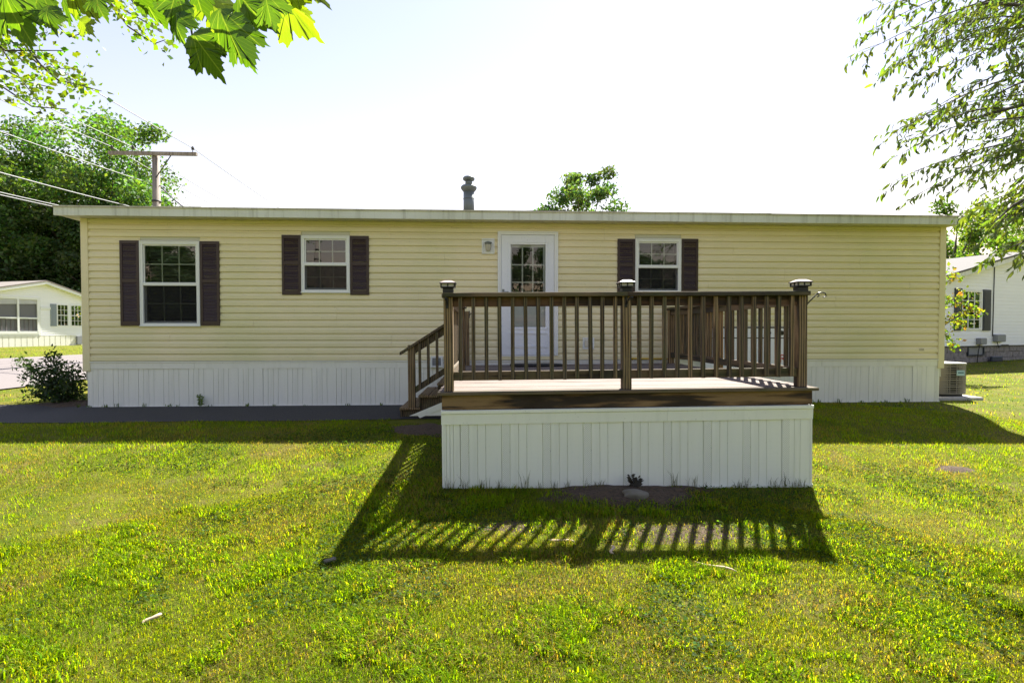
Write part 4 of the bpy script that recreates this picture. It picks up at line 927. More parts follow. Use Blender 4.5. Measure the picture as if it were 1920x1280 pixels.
ct = w.box('corner_trim', uL - 0.02, uL + 0.1, fl, rl(uL) - 0.16, 0.001, 0.03, 'white_paint')
boards(w, ct, uL, uR, fl, lambda u: rl(u) - 0.15, [win], 0.118)
for ua, ub in ((uL - 0.45, pk[0]), (pk[0], uR + 0.4)):
    w.poly('rake_board', [(ua, rl(ua) - 0.15), (ub, rl(ub) - 0.15), (ub, rl(ub)), (ua, rl(ua))], 0.018, 0.30, 'fascia_metal'); w.poly('roof', [(ua, rl(ua) + 0.001), (ub, rl(ub) + 0.001), (ub, rl(ub) + 0.06), (ua, rl(ua) + 0.06)], 0.33, -9.0, 'roof_shingle')
m = MB(); w.raw(m, uL, uL + 0.1, -0.1, rl(uL) - 0.2, -9, -0.1); m.build('side_wall', 'neighbour_siding', nr)
small_window(w, nr, *win, 2, 1)
for a, b in ((Z(1788, 580)[0], win[0] - 0.02), (win[1] + 0.03, Z(1855, 580)[0])):
    s = w.box('shutter', a, b, win[2] - 0.02, win[3] + 0.04, 0.005, 0.05, 'shutter_navy'); m = MB(); zz = win[2] + 0.05
    while zz < win[3] - 0.04: w.raw(m, a + 0.05, b - 0.05, zz, zz + 0.022, 0.0505, 0.062); zz += 0.045
    l = m.build('louvers', 'shutter_navy', s); l['kind'] = 'stuff'
# foundation blocks
fw_ = w.box('foundation', uL + 0.02, uR, -0.15, fl - 0.02, -0.2, -0.05, 'foundation_block'); zb = fl - 0.02; row = 0; bh = 0.2
while zb > -0.1:
    u = uL + 0.02 - (0.2 if row % 2 else 0)
    while u < uR:
        a, b = max(u, uL + 0.02), min(u + 0.392, uR)
        if b - a > 0.05 and not (vent[0] < (a + b) / 2 < vent[1] and zb > vent[2] + 0.1):
            dd = random.uniform(-0.008, 0.008); w.box('block', a, b, zb - bh + 0.008, zb, -0.05, -0.02 + dd, 'foundation_block', fw_, 0.01)
        u += 0.4
    zb -= bh; row += 1
w.box('sill_flashing', uL, uR, fl - 0.025, fl + 0.005, 0.002, 0.024, 'wire_black')
m = MB()
for a in grid_holes(vent[0], vent[1], vent[2], vent[3], [(vent[0] + 0.05, vent[1] - 0.05, vent[2] + 0.05, vent[3] - 0.03)]): w.raw(m, a[0], a[1], a[2], a[3], -0.06, 0.0)
cv = m.build('crawl_window', 'shutter_navy', nr); w.box('crawl_pane', vent[0] + 0.05, vent[1] - 0.05, vent[2] + 0.05, vent[3] - 0.03, -0.045, -0.035, 'grey_plastic', cv)
for (x0, x1, y0, y1) in ((1829, 1841.5, 633.5, 645.5), (1860, 1877, 627, 640.5)):
    a, b = Z(x0, (y0 + y1) / 2), Z(x1, (y0 + y1) / 2); z0_, z1_ = Z((x0 + x1) / 2, y1)[1], Z((x0 + x1) / 2, y0)[1]
    s = w.box('utility_box', a[0], b[0], z0_, z1_, 0.018, 0.13, 'grey_plastic', None, 0.01); w.box('box_cover', a[0] + 0.02, b[0] - 0.02, z0_ + 0.02, z1_ - 0.02, 0.131, 0.145, 'grey_plastic', s)
u_, zt_ = Z(1863, 500); m = MB(); P3 = lambda u, z, d: w.p0 * (1, 1, 0) + w.u * u + w.n * d + np.array((0, 0, z))
m.tube([P3(u_, rl(u_) - 0.1, 0.03), P3(u_ - 0.02, Z(1863, 560)[1], 0.03), P3(u_ - 0.04, Z(1862, 630)[1], 0.03)], 0.014, 6); m.build('service_cable', 'wire_black', nr)
a, b = Z(1866, 640), Z(1889, 646); m = MB(); m.tube([P3(a[0], a[1], 0.05), P3(a[0] + 0.1, a[1] - 0.22, 0.06), P3(a[0] + 0.3, a[1] - 0.12, 0.05), P3(b[0], b[1], 0.03)], 0.012, 6); m.build('looped_cable', 'wire_black', nr)
m = MB(); m.tube([P3(Z(1834, 646)[0], Z(1834, 646)[1], 0.05), P3(Z(1832, 655)[0], Z(1832, 657)[1], 0.04), P3(Z(1829, 676)[0], gz0, 0.04)], 0.014, 6); m.build('drop_cable', 'wire_black', nr)
a, b = Z(1851, 668), Z(1871, 678); pp = P3((a[0] + b[0]) / 2, 0.1, 0.12)
m = MB(); w.raw(m, a[0], b[0], float(gz(pp[0], pp[1])), a[1], 0.06, 0.14); tag(m.build('vent_cover', 'shutter_navy', None, tuple(pp), 0.02), 'dark slate panel propped against the grey block foundation', 'panel')

# ------------------------------------------------------------------ utility poles and wires
def pole(base, top, half, label):
    b = np.array(base, float); t_ = thing('utility_pole', b, label, 'utility pole', 'utility poles along the line')
    MB().tube([b, b + (0, 0, top)], [0.15, 0.115], 14).build('pole_shaft', 'pole_wood', t_)
    zc = top - 0.06; MB().box(b + (-half, -0.20, zc - 0.06), b + (half, -0.11, zc + 0.06)).build('crossarm', 'pole_wood', t_)
    m = MB(); m.tube([b + (0.62, -0.155, zc - 0.06), b + (0.07, -0.125, zc - 0.85)], 0.018, 6); m.build('brace', 'wire_black', t_)
    for k in (-half + 0.1, -half * 0.46, half - 0.15):
        m = MB(); c = b + (k, -0.155, zc + 0.06); m.lathe([(0.012, 0), (0.012, 0.09), (0.055, 0.10), (0.03, 0.13), (0.06, 0.15), (0.03, 0.18), (0.04, 0.2), (0.01, 0.22)], c, 12); m.build('insulator', 'wire_black', t_)
    for zz in (top - 1.75, top - 2.35): MB().lathe([(0.15, 0), (0.16, 0.03), (0.15, 0.06)], b + (0, 0, zz), 12).build('clamp', 'wire_black', t_)
    return zc + 0.28
pp = atD(293, 340, 18.3); ptz = atD(293, 288, 18.3)[2]; half = (atD(365, 290, 18.3) - atD(206, 290, 18.3))[0] / 2
zw = pole((pp[0], pp[1], gz(pp[0], pp[1])), ptz - gz(pp[0], pp[1]), half, 'weathered utility pole with wide crossarm behind the home')
pb = (pp[0] + 1.2, -24.0, gz(-13, -24)); pole(pb, ptz + 0.8, half, 'weathered utility pole with wide crossarm beyond the lawn')
pf = (pp[0] + 0.6, pp[1] + 38.0)
def wire(x_off, z, sag, rad, mat, label, zf=None, far=True):
    A = np.array((pb[0] + x_off, -24.0, z + 0.5)); B = np.array((pp[0] + x_off, pp[1] - 0.155, z)); m = MB(); pts = []
    for t_ in np.linspace(0, 1, 40): q = A + (B - A) * t_; q[2] -= 4 * sag * t_ * (1 - t_); pts.append(q)
    if far:
        C = np.array((pf[0] + x_off, pf[1], z - 0.4))
        for t_ in np.linspace(0, 1, 26)[1:]: q = B + (C - B) * t_; q[2] -= 4 * sag * t_ * (1 - t_); pts.append(q)
    m.tube(pts, rad * (0.62 if rad > 0.012 else 1.25), 5); tag(m.build('power_line', mat, None, tuple(B)), label, 'wire', 'wires on the utility poles')
zc = ptz + 0.16
wire(half - 0.15, zc, 0.55, 0.011, 'wire_grey', 'thin grey wire on the outer insulator toward the home'); wire(-half * 0.46, zc, 0.6, 0.011, 'wire_grey', 'thin grey wire on the middle insulator of the crossarm'); wire(-half + 0.1, zc, 0.75, 0.011, 'wire_grey', 'thin grey wire on the insulator at the road end of the crossarm')
wire(-0.16, ptz - 1.1, 0.9, 0.02, 'wire_grey', 'thick grey cable clamped below the crossarm'); wire(-0.17, ptz - 2.1, 0.9, 0.022, 'wire_grey', 'thick grey cable on the lower clamp of the pole', None, False)
wire(-0.2, ptz - 2.55, 0.95, 0.018, 'wire_grey', 'upper one of two grey cables low on the pole', None, False); wire(-0.12, ptz - 2.63, 0.95, 0.018, 'wire_grey', 'lower one of two grey cables low on the pole', None, False)
a = np.array((pp[0] + 0.13, pp[1], ptz - 1.15)); b = atD(420, 420, 14.5); m = MB()
m.tube([a + (b - a) * t_ - np.array((0, 0, 0.5 * 4 * t_ * (1 - t_))) * 0.5 for t_ in np.linspace(0, 1, 14)], 0.02, 6); tag(m.build('service_drop', 'wire_black', None, tuple(a)), 'black service cable dropping from the pole behind the roof', 'wire')

# ------------------------------------------------------------------ trees
def leaf_quads(C, size, rg, base, dv=0.3, dh=0.18, down=0.3, shape='rhomb', aspect=0.62, tint=None):
    n = len(C); d = rg.standard_normal((n, 3)); d[:, 2] -= down; d /= np.linalg.norm(d, axis=1)[:, None]
    q = rg.standard_normal((n, 3)); s = np.cross(d, q); s /= np.linalg.norm(s, axis=1)[:, None] + 1e-9
    nn = np.cross(d, s); L = (size * rg.uniform(0.7, 1.3, n))[:, None]
    tip = C + d * L; l = C + d * L * 0.45 + s * L * aspect * 0.5 + nn * L * 0.10; r_ = C + d * L * 0.45 - s * L * aspect * 0.5 + nn * L * 0.10
    V = np.stack([C, l, tip, r_], 1).reshape(-1, 3); F = np.arange(4 * n).reshape(-1, 4)
    c = np.array(base)[None, :] * (1 + dv * rg.standard_normal((n, 1)) * 0.6); c = np.clip(c * (1 + dh * rg.standard_normal((n, 3)) * np.array([1.0, 0.35, 0.5])), 0.004, 0.6)
    if tint is not None: c = c * tint
    return V, F, np.repeat(c, 4, 0)
def tree_data(seed, H, trunk_h, RX_, RZ_, nleaf, lsize, base, clumps=90, trunk_r=0.25, lean=0.0):
    rg = np.random.default_rng(seed); m = MB(); cz = H - RZ_
    top = np.array((lean, 0, H * 0.82)); pts = [np.array((0, 0, -0.3)), np.array((0.05, 0.02, trunk_h * 0.5)), np.array((0.1 * lean, 0.05, trunk_h)), np.array((lean * 0.6, 0.1, (trunk_h + H) / 2)), top]
    m.tube(pts, [trunk_r * 1.3, trunk_r, trunk_r * 0.85, trunk_r * 0.5, 0.03], 8)
    cl = []
    while len(cl) < clumps:
        p = rg.uniform(-1, 1, 3); r_ = np.linalg.norm(p)
        if 0.35 < r_ < 1.0 and p[2] > -0.9:
            w_ = 1 - 0.35 * max(0, -p[2]); k = 0.8 + 0.45 * vnoise(math.atan2(p[1], p[0]) * 1.3 + seed, p[2] * 2 + seed, 1.0)
            cl.append(np.array((p[0] * RX_ * w_ * k, p[1] * RX_ * w_ * k, cz + p[2] * RZ_ * k)))
    cl = np.array(cl)
    for i in range(0, len(cl), 2):
        e = cl[i]; h = trunk_h + (e[2] - trunk_h) * rg.uniform(0.15, 0.6); h = min(max(h, trunk_h * 0.7), H * 0.8); s0 = np.array((lean * 0.4, 0.05, h)); mid = (s0 + e) / 2 + np.array((0, 0, rg.uniform(-0.02, 0.1) * H * 0.3)) + rg.standard_normal(3) * RX_ * 0.04
        m.tube([s0, mid, e], [trunk_r * 0.32, trunk_r * 0.17, 0.012], 5, False)
    per = nleaf // clumps; cr = RX_ * 0.20; Cs = []; ti = []
    for c in cl:
        g = rg.standard_normal((per, 3)); g /= np.linalg.norm(g, axis=1)[:, None]; g *= (rg.random((per, 1)) ** 0.45) * np.array((1.15, 1.15, 0.8)); Cs.append(c + g * cr * rg.uniform(0.65, 1.35)); ti.append(np.full((per, 3), 1.0) * rg.uniform(0.72, 1.3) * np.array([rg.uniform(0.85, 1.2), 1, rg.uniform(0.8, 1.1)]))
    V, F, col = leaf_quads(np.concatenate(Cs), lsize, rg, base, tint=np.concatenate(ti))
    return m, (V, F, col)
TD = {}
def tree(name, kind, loc, label, cat='tree', group=None, rz=0.0, s=1.0):
    t_ = thing(name, loc, label, cat, group, (0, 0, rz)); t_.scale = (s, s, s)
    if kind not in TD:
        m, (V, F, c) = tree_data(*KINDS[kind]); TD[kind] = (m.mesh('trunk'), np_mesh('crown', V, F, c))
    a, b = TD[kind]
    for nm, me, mt in (('trunk', a, 'bark'), ('crown', b, 'leaf')):
        o = bpy.data.objects.new(nm, me); COL.objects.link(o); o.parent = t_
        if not me.materials: me.materials.append(MT[mt])
    return t_
KINDS = {
 'broad': (11, 20.5, 3.2, 8.6, 8.6, 50000, 0.32, (0.08, 0.155, 0.035), 140, 0.42),
 'dense': (12, 14.0, 1.2, 6.2, 6.6, 42000, 0.30, (0.045, 0.09, 0.022), 110, 0.3),
 'pale': (13, 10.0, 2.6, 2.9, 3.8, 17000, 0.19, (0.08, 0.145, 0.048), 62, 0.22),
 'round': (14, 9.0, 2.0, 4.0, 3.8, 24000, 0.22, (0.10, 0.17, 0.03), 80, 0.2)}
def ground_at(px, D): p = atD(px, 640, D); return (p[0], p[1], float(gz(p[0], p[1])))
G1 = 'trees behind the white gabled house'
tree('broad_tree', 'broad', ground_at(175, 47), 'tall broad green tree rising behind the utility pole', group=G1)
tree('broad_tree', 'broad', ground_at(-70, 50), 'tall broad tree standing behind the screened porch house', group=G1, rz=2.0, s=0.98)
tree('dense_tree', 'dense', ground_at(40, 44), 'dark dense tree right behind the gabled roof', group=G1, rz=0.6)
tree('dense_tree', 'dense', ground_at(215, 46), 'dark dense tree beside the corner of the cream home', group=G1, rz=1.8, s=0.9)
tree('dense_tree', 'dense', ground_at(-160, 52), 'dark dense tree at the edge of the trees behind the porch house', group=G1, rz=3.3)
tree('leafy_tree', 'pale', ground_at(1092, 29), 'rounded leafy tree showing above the roof beside the flue pipe', s=0.97)
tree('round_tree', 'round', ground_at(1790, 33), 'round tree behind the white house with navy shutters', rz=1.0)
tree('round_tree', 'round', ground_at(1990, 40), 'tall round tree farther behind the white house with navy shutters', rz=2.0, s=1.15)
G2 = 'trees lining the far side of the lawn, opposite the home'
for k, (x, y_, kd, s) in enumerate(((-23.5, -29, 'dense', 0.62), (-11.5, -36, 'round', 0.55), (-5.5, -33, 'round', 0.7), (2.5, -31, 'dense', 0.58), (10, -29, 'dense', 0.6), (19, -31, 'dense', 0.6))):
    tree('hedgerow_tree', kd, (x, y_, float(gz(x, y_))), 'tree in the row across the lawn, opposite the home', group=G2, rz=k * 1.1, s=s)

# ring of far woods, added so window panes don't mirror the yellow horizon
rg = np.random.default_rng(55); n = 90000; a = rg.uniform(0, 2 * math.pi, n); rad = rg.uniform(84, 98, n); x = rad * np.sin(a); y = rad * np.cos(a) - 8.7
hgt = 5.5 + 7 * fbm(x, y, 0.09); z = gz(x, y) + hgt * rg.random(n) ** 0.8; V, F, c = leaf_quads(np.stack([x, y, z], 1), 1.1, rg, (0.06, 0.10, 0.025))
tag(link('added_woods_ring', np_mesh('added_woods_ring', V, F, c), 'leaf'), 'far off ring of green woods added to cover the horizon in window reflections', 'woods', None, 'stuff')
# shrub at the corner of the home
sb = atZ(98, 762, 0.0); sh_ = thing('shrub', (sb[0], sb[1] + 0.3, 0), 'dark green broadleaf shrub beside the corner of the cream home', 'shrub'); rg = np.random.default_rng(5)
S0 = np.array((sb[0], sb[1] + 0.3, 0.0)); m = MB(); Cs = []
tips = [(38, 672), (60, 683), (95, 660), (80, 695), (110, 690), (128, 682), (147, 690), (55, 715), (45, 700), (75, 740), (120, 720), (140, 735), (95, 715), (105, 745), (150, 710), (65, 725), (130, 700), (85, 675), (100, 672), (48, 740), (30, 680)]
for k, (px, py) in enumerate(tips):
    e = atY(px, py, S0[1] + rg.uniform(-0.4, 0.5)); b = S0 + (rg.uniform(-0.12, 0.12), rg.uniform(-0.1, 0.1), 0.0); mid = (b + e) / 2 + (0, 0, 0.08)
    m.tube([b, mid, e], [0.012, 0.008, 0.003], 5, False)
    for t_ in np.linspace(0.35, 1.0, 9):
        c = b * (1 - t_) ** 2 + mid * 2 * t_ * (1 - t_) + e * t_ ** 2; Cs.append(c + rg.standard_normal((14, 3)) * 0.075 * (1.25 - 0.5 * t_))
m.build('stems', 'bark', sh_); Cs = np.concatenate(Cs); Cs = Cs[(Cs[:, 2] > 0.05)]
V, F, c = leaf_quads(Cs, 0.062, rg, (0.03, 0.06, 0.016), 0.4, 0.15, 0.1, aspect=0.55); link('foliage', np_mesh('foliage', V - S0, F, c), 'leaf', sh_)
soil_patch('soil_bed', sb[0] + 0.25, sb[1] + 0.25, 0.8, 0.42, 0.05, 12)

# ornamental tree between the two houses
ob = np.array((9.3, 3.4, float(gz(9.3, 3.4)))); ot = thing('ornamental_tree', ob, 'young ornamental tree with yellow and pink leaves between the houses', 'tree'); m = MB(); Cs = []; cc = []
b0 = atY(1742, 600, 3.4); m.tube([ob, (ob + b0) / 2 + (0.05, 0, 0), b0], [0.05, 0.04, 0.03], 7)
for pts, y_ in (([(1742, 650), (1770, 610), (1800, 590), (1822, 586), (1843, 583)], 3.2), ([(1742, 620), (1768, 575), (1790, 558), (1808, 545)], 3.5), ([(1742, 590), (1765, 540), (1785, 520), (1798, 522)], 3.6), ([(1742, 660), (1765, 620), (1785, 640), (1790, 650)], 3.1), ([(1742, 610), (1772, 598), (1800, 605), (1812, 608)], 3.3), ([(1742, 560), (1766, 528), (1780, 500)], 3.5), ([(1742, 600), (1766, 570), (1790, 566), (1812, 572), (1835, 590)], 3.25)):
    P = [atY(a, b, y_) for a, b in pts]; m.tube(P, list(np.linspace(0.016, 0.004, len(P))), 5, False)
    for i in range(1, len(P)):
        for t_ in np.linspace(0, 1, 7): Cs.append(P[i - 1] + (P[i] - P[i - 1]) * t_ + rg.standard_normal((4, 3)) * 0.06 + (0, 0, 0.02))
Cs = np.concatenate(Cs); m.build('trunk', 'bark', ot); V, F, c = leaf_quads(Cs, 0.10, rg, (0.20, 0.27, 0.03), 0.3, 0.25); pinky = np.repeat(rg.random(len(Cs)) < 0.22, 4); c[pinky] = c[pinky] * (1.6, 0.7, 1.5)
link('foliage', np_mesh('foliage', V - ob, F, c), 'leaf', ot)

# ------------------------------------------------------------------ near maple, top left
MAPLE = [(0, 0), (0.10, -0.03), (0.25, -0.06), (0.34, 0.02), (0.46, 0.05), (0.43, 0.14), (0.50, 0.22), (0.44, 0.27), (0.56, 0.40), (0.67, 0.47), (0.58, 0.54), (0.61, 0.66), (0.49, 0.63), (0.41, 0.70), (0.33, 0.60), (0.26, 0.62), (0.30, 0.77), (0.21, 0.78), (0.20, 0.90), (0.10, 0.91), (0.0, 1.10)]
MAPLE = np.array(MAPLE + [(-x, y) for x, y in MAPLE[-2:0:-1]])
_n = np.roll(MAPLE, -1, 0); _d = _n - MAPLE; _o = np.stack([_d[:, 1], -_d[:, 0]], 1) * 0.07
MAPLE = np.stack([MAPLE, MAPLE + _d * 0.42 - _o * 0.7, MAPLE + _d * 0.62 + _o], 1).reshape(-1, 2)
def maple_leaf(curl, fold, seed, col):
    rg = np.random.default_rng(seed); o = MAPLE.copy(); o += rg.standard_normal(o.shape) * 0.010; o[:, 0] = o[:, 0] * rg.uniform(0.72, 1.05) + o[:, 1] * rg.uniform(-0.18, 0.18); n = len(o); c0 = np.array((0.0, 0.34)); V = []; 
    for q in (0.0, 0.35, 0.7, 1.0):
        for p in (o if q else o[:1]):
            r_ = c0 + (p - c0) * q; x, y = r_; zz = -curl * (y - 0.2) ** 2 - fold * abs(x) + 0.05 * math.sin(4 * x + seed) + 0.04 * math.sin(6 * y + seed * 2); V.append((x, y, zz))
    f = [(0, 1 + k, 1 + (k + 1) % n) for k in range(n)]; f4 = [(1 + h * n + k, 1 + h * n + n + k, 1 + h * n + n + (k + 1) % n, 1 + h * n + (k + 1) % n) for k in range(n) for h in (0, 1)]
    me = bpy.data.meshes.new('leaf'); me.from_pydata(V, [], f + f4); me.update(); me.polygons.foreach_set('use_smooth', [True] * len(me.polygons))
    a = me.attributes.new('col', 'FLOAT_COLOR', 'POINT'); C = np.ones((len(V), 4), np.float32); C[:, :3] = col
    b = me.attributes.new('gr', 'FLOAT_VECTOR', 'POINT'); b.data.foreach_set('vector', np.array([(v[0], v[1], seed * 3.1) for v in V], dtype=np.float32).ravel())
    a.data.foreach_set('color', C.ravel()); me.materials.append(MT['maple_leaf']); return me
tb = np.array((-4.6, -10.6, float(gz(-4.6, -10.6)))); mp = thing('maple_tree', tb, 'maple tree whose large lobed leaves hang into view overhead', 'tree')
br = lambda px, py, D: atD(px, py, D)
m = MB(); m.tube([tb - (0, 0, 0.2), tb + (0.05, 0, 1.4), tb + (0.1, 0.1, 3.0), tb + (0.3, 0.4, 5.5), tb + (0.2, 0.6, 8.0)], [0.22, 0.17, 0.15, 0.1, 0.03], 12); m.build('trunk', 'bark', mp)
near_tw = [[tb + (0.1, 0.1, 2.9), br(-260, -260, 1.5), br(20, -60, 1.25), br(180, -30, 1.2), br(330, -22, 1.18), br(420, -8, 1.15), br(470, -20, 1.15)], [br(330, -22, 1.18), br(345, 20, 1.16), br(358, 50, 1.15), br(362, 78, 1.15)], [br(20, -60, 1.25), br(60, -10, 1.22), br(100, 0, 1.2)], [br(420, -8, 1.15), br(500, -12, 1.13), br(525, -4, 1.13)]]
m = MB()
for k, P in enumerate(near_tw): m.tube(P, list(np.linspace(0.016 if k == 0 else 0.004, 0.002, len(P))), 6, False)
far_tw = [[(-60, -60), (0, 85), (40, 150), (75, 195)], [(-50, 20), (35, 70), (75, 120), (108, 150), (150, 160), (190, 171)], [(108, 150), (128, 146), (165, 163)], [(150, -80), (203, 0), (240, 50), (270, 70), (290, 82), (310, 75)], [(-70, 120), (0, 160), (60, 200), (125, 205)], [(-50, 60), (20, 100), (60, 125), (140, 130)], [(60, -60), (90, 30), (130, 70), (165, 60)], [(-60, 0), (30, 30), (60, 60), (85, 70)], [(170, -60), (225, 15), (270, 40), (300, 60)], [(-60, 40), (10, 95), (70, 95), (125, 95)], [(-80, 130), (5, 130), (55, 155), (100, 165)], [(200, -60), (250, 5), (285, 25), (295, 45)]]
Cs = []; rg = np.random.default_rng(21)
limb = [tb + (0.28, 0.4, 5.3), br(-260, -160, 5.0), br(-120, -40, 5.2)]
m.tube(limb, [0.07, 0.04, 0.02], 7, False)
for k, P in enumerate(far_tw):
    D = 5.2 + rg.uniform(-0.7, 0.7); Q = [br(a, b, D) for a, b in P]; Q = [limb[2]] + Q; m.tube(Q, list(np.linspace(0.014, 0.0035, len(Q))), 5, False)
    for i in range(2, len(Q)):
        L = np.linalg.norm(Q[i] - Q[i - 1])
        for t_ in np.arange(0, 1, 0.045 / max(L, 0.06)): Cs.append(Q[i - 1] + (Q[i] - Q[i - 1]) * t_ + rg.standard_normal((5, 3)) * np.array((0.07, 0.12, 0.05)))
m.build('branches', 'bark', mp)
Cs = np.concatenate(Cs); V, F, c = leaf_quads(Cs, 0.056, rg, (0.12, 0.19, 0.015), 0.4, 0.2, 0.2, aspect=0.8); link('foliage', np_mesh('foliage', V - tb, F, c), 'near_leaf', mp)
NL = [(25, 40, 88, 205, 0), (66, 22, 70, 170, 1), (88, 42, 52, 190, 0), (118, 22, 72, 150, 0), (152, 60, 46, 215, 2), (178, 14, 68, 200, 0), (272, 18, 72, 185, 0), (322, 26, 70, 170, 0), (332, 62, 66, 195, 0), (356, 42, 32, 160, 0), (382, 112, 84, 208, 0), (402, 110, 40, 190, 0), (398, 30, 96, 175, 2), (428, 75, 104, 200, 0), (452, 98, 80, 215, 0), (468, 30, 96, 220, 0), (500, 28, 74, 190, 1), (540, 20, 112, 235, 2), (8, 5, 90, 190, 1), (140, 0, 80, 200, 2), (560, -12, 90, 240, 2), (365, -5, 80, 200, 0), (235, -20, 80, 180, 0)]
GC = [(0.055, 0.12, 0.012), (0.085, 0.17, 0.015), (0.20, 0.27, 0.02)]
for k, (px, py, sz, rot, g) in enumerate(NL):
    D = 1.15 + 0.12 * math.sin(k * 2.3); py -= 16; S = sz / F_PX * D * 0.92; me = maple_leaf(0.35 + 0.3 * random.random(), 0.15 + 0.4 * random.random(), k, np.array(GC[g]) * random.uniform(0.85, 1.2))
    o = bpy.data.objects.new('leaf', me); COL.objects.link(o); o.parent = mp
    a = R(rot - 180); up = -np.array(_u) * math.cos(a) + np.array(_r) * math.sin(a); up = up + _f * random.uniform(-0.5, 0.2); up /= np.linalg.norm(up)
    side = np.cross(up, -_f + _r * random.uniform(-0.45, 0.45) + _u * random.uniform(-0.2, 0.4)); side /= np.linalg.norm(side); nn = np.cross(side, up)
    c = br(px, py, D) - up * S * 0.45 - tb
    o.matrix_local = Matrix(((side[0] * S, up[0] * S, nn[0] * S, c[0]), (side[1] * S, up[1] * S, nn[1] * S, c[1]), (side[2] * S, up[2] * S, nn[2] * S, c[2]), (0, 0, 0, 1)))

# ------------------------------------------------------------------ drooping tree on the right
rg = np.random.default_rng(31); rb_ = np.array((9.2, -4.6, float(gz(9.0, -4.6)))); rt = thing('drooping_tree', rb_, 'tree with long narrow leaves hanging in sprays near the end of the home', 'tree')
m = MB(); m.tube([rb_ - (0, 0, 0.2), rb_ + (0, 0, 1.5), rb_ + (-0.1, 0, 3.2), rb_ + (-0.3, 0, 5.5), rb_ + (-0.3, 0.1, 8)], [0.2, 0.16, 0.14, 0.09, 0.03], 12); m.build('trunk', 'bark', rt)
m = MB(); VV = []; FF = []; CC = []; nb_ = 0
def put_leaf(p, d, l):
    s_ = np.cross(d, rg.standard_normal(3)); s_ /= np.linalg.norm(s_) + 1e-9; q = np.cross(d, s_); w_ = l * rg.uniform(0.24, 0.34)
    b = len(VV); VV.extend([p, p + d * l * 0.3 + s_ * w_ * 0.5 + q * l * 0.05, p + d * l * 0.7 + s_ * w_ * 0.38 + q * l * 0.05, p + d * l - q * l * 0.08, p + d * l * 0.7 - s_ * w_ * 0.38 + q * l * 0.05, p + d * l * 0.3 - s_ * w_ * 0.5 + q * l * 0.05])
    FF.extend([(b, b + 1, b + 2, b + 5), (b + 2, b + 3, b + 4, b + 5)])
    c = np.array((0.12, 0.185, 0.035)) * rg.uniform(0.35, 1.6) * np.array((rg.uniform(0.8, 1.35), 1, rg.uniform(0.7, 1.2))); CC.extend([c] * 6)
def limb(tip, start, D0, D1, lpx, dens=1.0):
    """branch from the tree to its tip with alternate side twigs; leaves hang along every twig"""
    A = br(*start, D0); B = br(*tip, D1); mid = (A + B) / 2 + np.array((0, 0, 0.10 * np.linalg.norm(B - A))) + rg.standard_normal(3) * 0.08
    bz = lambda t_: A * (1 - t_) ** 2 + mid * 2 * t_ * (1 - t_) + B * t_ ** 2
    m.tube([bz(t_) for t_ in np.linspace(0, 1, 8)], list(np.linspace(0.014, 0.002, 8)), 4, False); L = np.linalg.norm(B - A); n = int(L / 0.088 * dens); sc = lpx / F_PX * (D0 + D1) / 2
    for i in range(n + 1):
        t_ = min(1.0, (i + rg.uniform(-0.3, 0.3)) / n); t_ = max(0.02, t_); p = bz(t_); tg = (B - mid) * t_ + (mid - A) * (1 - t_); tg /= np.linalg.norm(tg); sd_ = np.cross(tg, (0, 0, 1.0)); sd_ /= np.linalg.norm(sd_) + 1e-9; up_ = np.cross(sd_, tg)
        d = tg * rg.uniform(0.5, 1.0) + sd_ * (1 if i % 2 else -1) * rg.uniform(0.2, 0.8) + up_ * rg.uniform(-0.7, 0.45) if i < n else tg.copy(); d /= np.linalg.norm(d); tl = rg.uniform(0.16, 0.5) * (1.1 - 0.45 * t_); e = p + d * tl + np.array((0, 0, -0.10 * tl))
        m.tube([p, (p + e) / 2 + np.array((0, 0, 0.03 * tl)), e], [0.003, 0.002, 0.001], 3, False)
        for q in np.arange(0.12, 1.01, 0.026 / tl * rg.uniform(0.8, 1.5)):
            ld = d * rg.uniform(0.2, 0.9) + rg.standard_normal(3) * 0.38 + np.array((0, 0, -rg.uniform(0.25, 0.95))); ld /= np.linalg.norm(ld); put_leaf(p + (e - p) * q, ld, sc * rg.uniform(0.6, 1.25))
edge = lambda y: np.interp(y, [-80, 0, 30, 100, 150, 190, 215, 250, 300, 350, 400, 440, 500, 520], [1640, 1642, 1628, 1622, 1670, 1732, 1735, 1670, 1668, 1692, 1830, 1870, 1870, 1910])
for ty in (20, 60, 97, 133, 165, 222, 256, 300, 335, 362, 395, 430, 475, -30): D = 5.5 + rg.uniform(-0.8, 0.9); sl_ = rg.uniform(0.15, 0.45); e = edge(ty); limb((e, ty), (e + 330, ty - 330 * sl_), D + 0.4, D, 15 if ty < 380 else 19)
for k in range(88): ty = rg.uniform(-70, 490); e = edge(ty); tx = e + 40 + rg.random() * (1960 - e); D = 5.6 + rg.uniform(-0.9, 1.3); Lx = rg.uniform(150, 280); limb((tx, ty), (tx + Lx, ty - Lx * rg.uniform(0.0, 0.55)), D + rg.uniform(-0.3, 0.6), D, 12.5 if ty < 380 else 17, 0.8)
for P in ([(2300, 330), (1960, 185), (1850, 215), (1815, 228)], [(2300, 180), (2000, 20), (1860, 5), (1800, 15)], [(2350, 420), (2000, 330), (1900, 385), (1860, 420)], [(2300, 250), (1990, 120), (1860, 180)]):
    m.tube([br(a, b, 5.6) for a, b in P], list(np.linspace(0.035, 0.006, len(P))), 6, False)
for e in ((2300, 330), (2300, 180), (2350, 420), (2300, 250)): m.tube([rb_ + (-0.15, 0, 3.6), br(*e, 5.6)], [0.06, 0.035], 6, False)
m.build('branches', 'bark', rt); link('foliage', np_mesh('foliage', np.array(VV) - rb_, np.array(FF), np.array(CC)), 'leaf', rt)

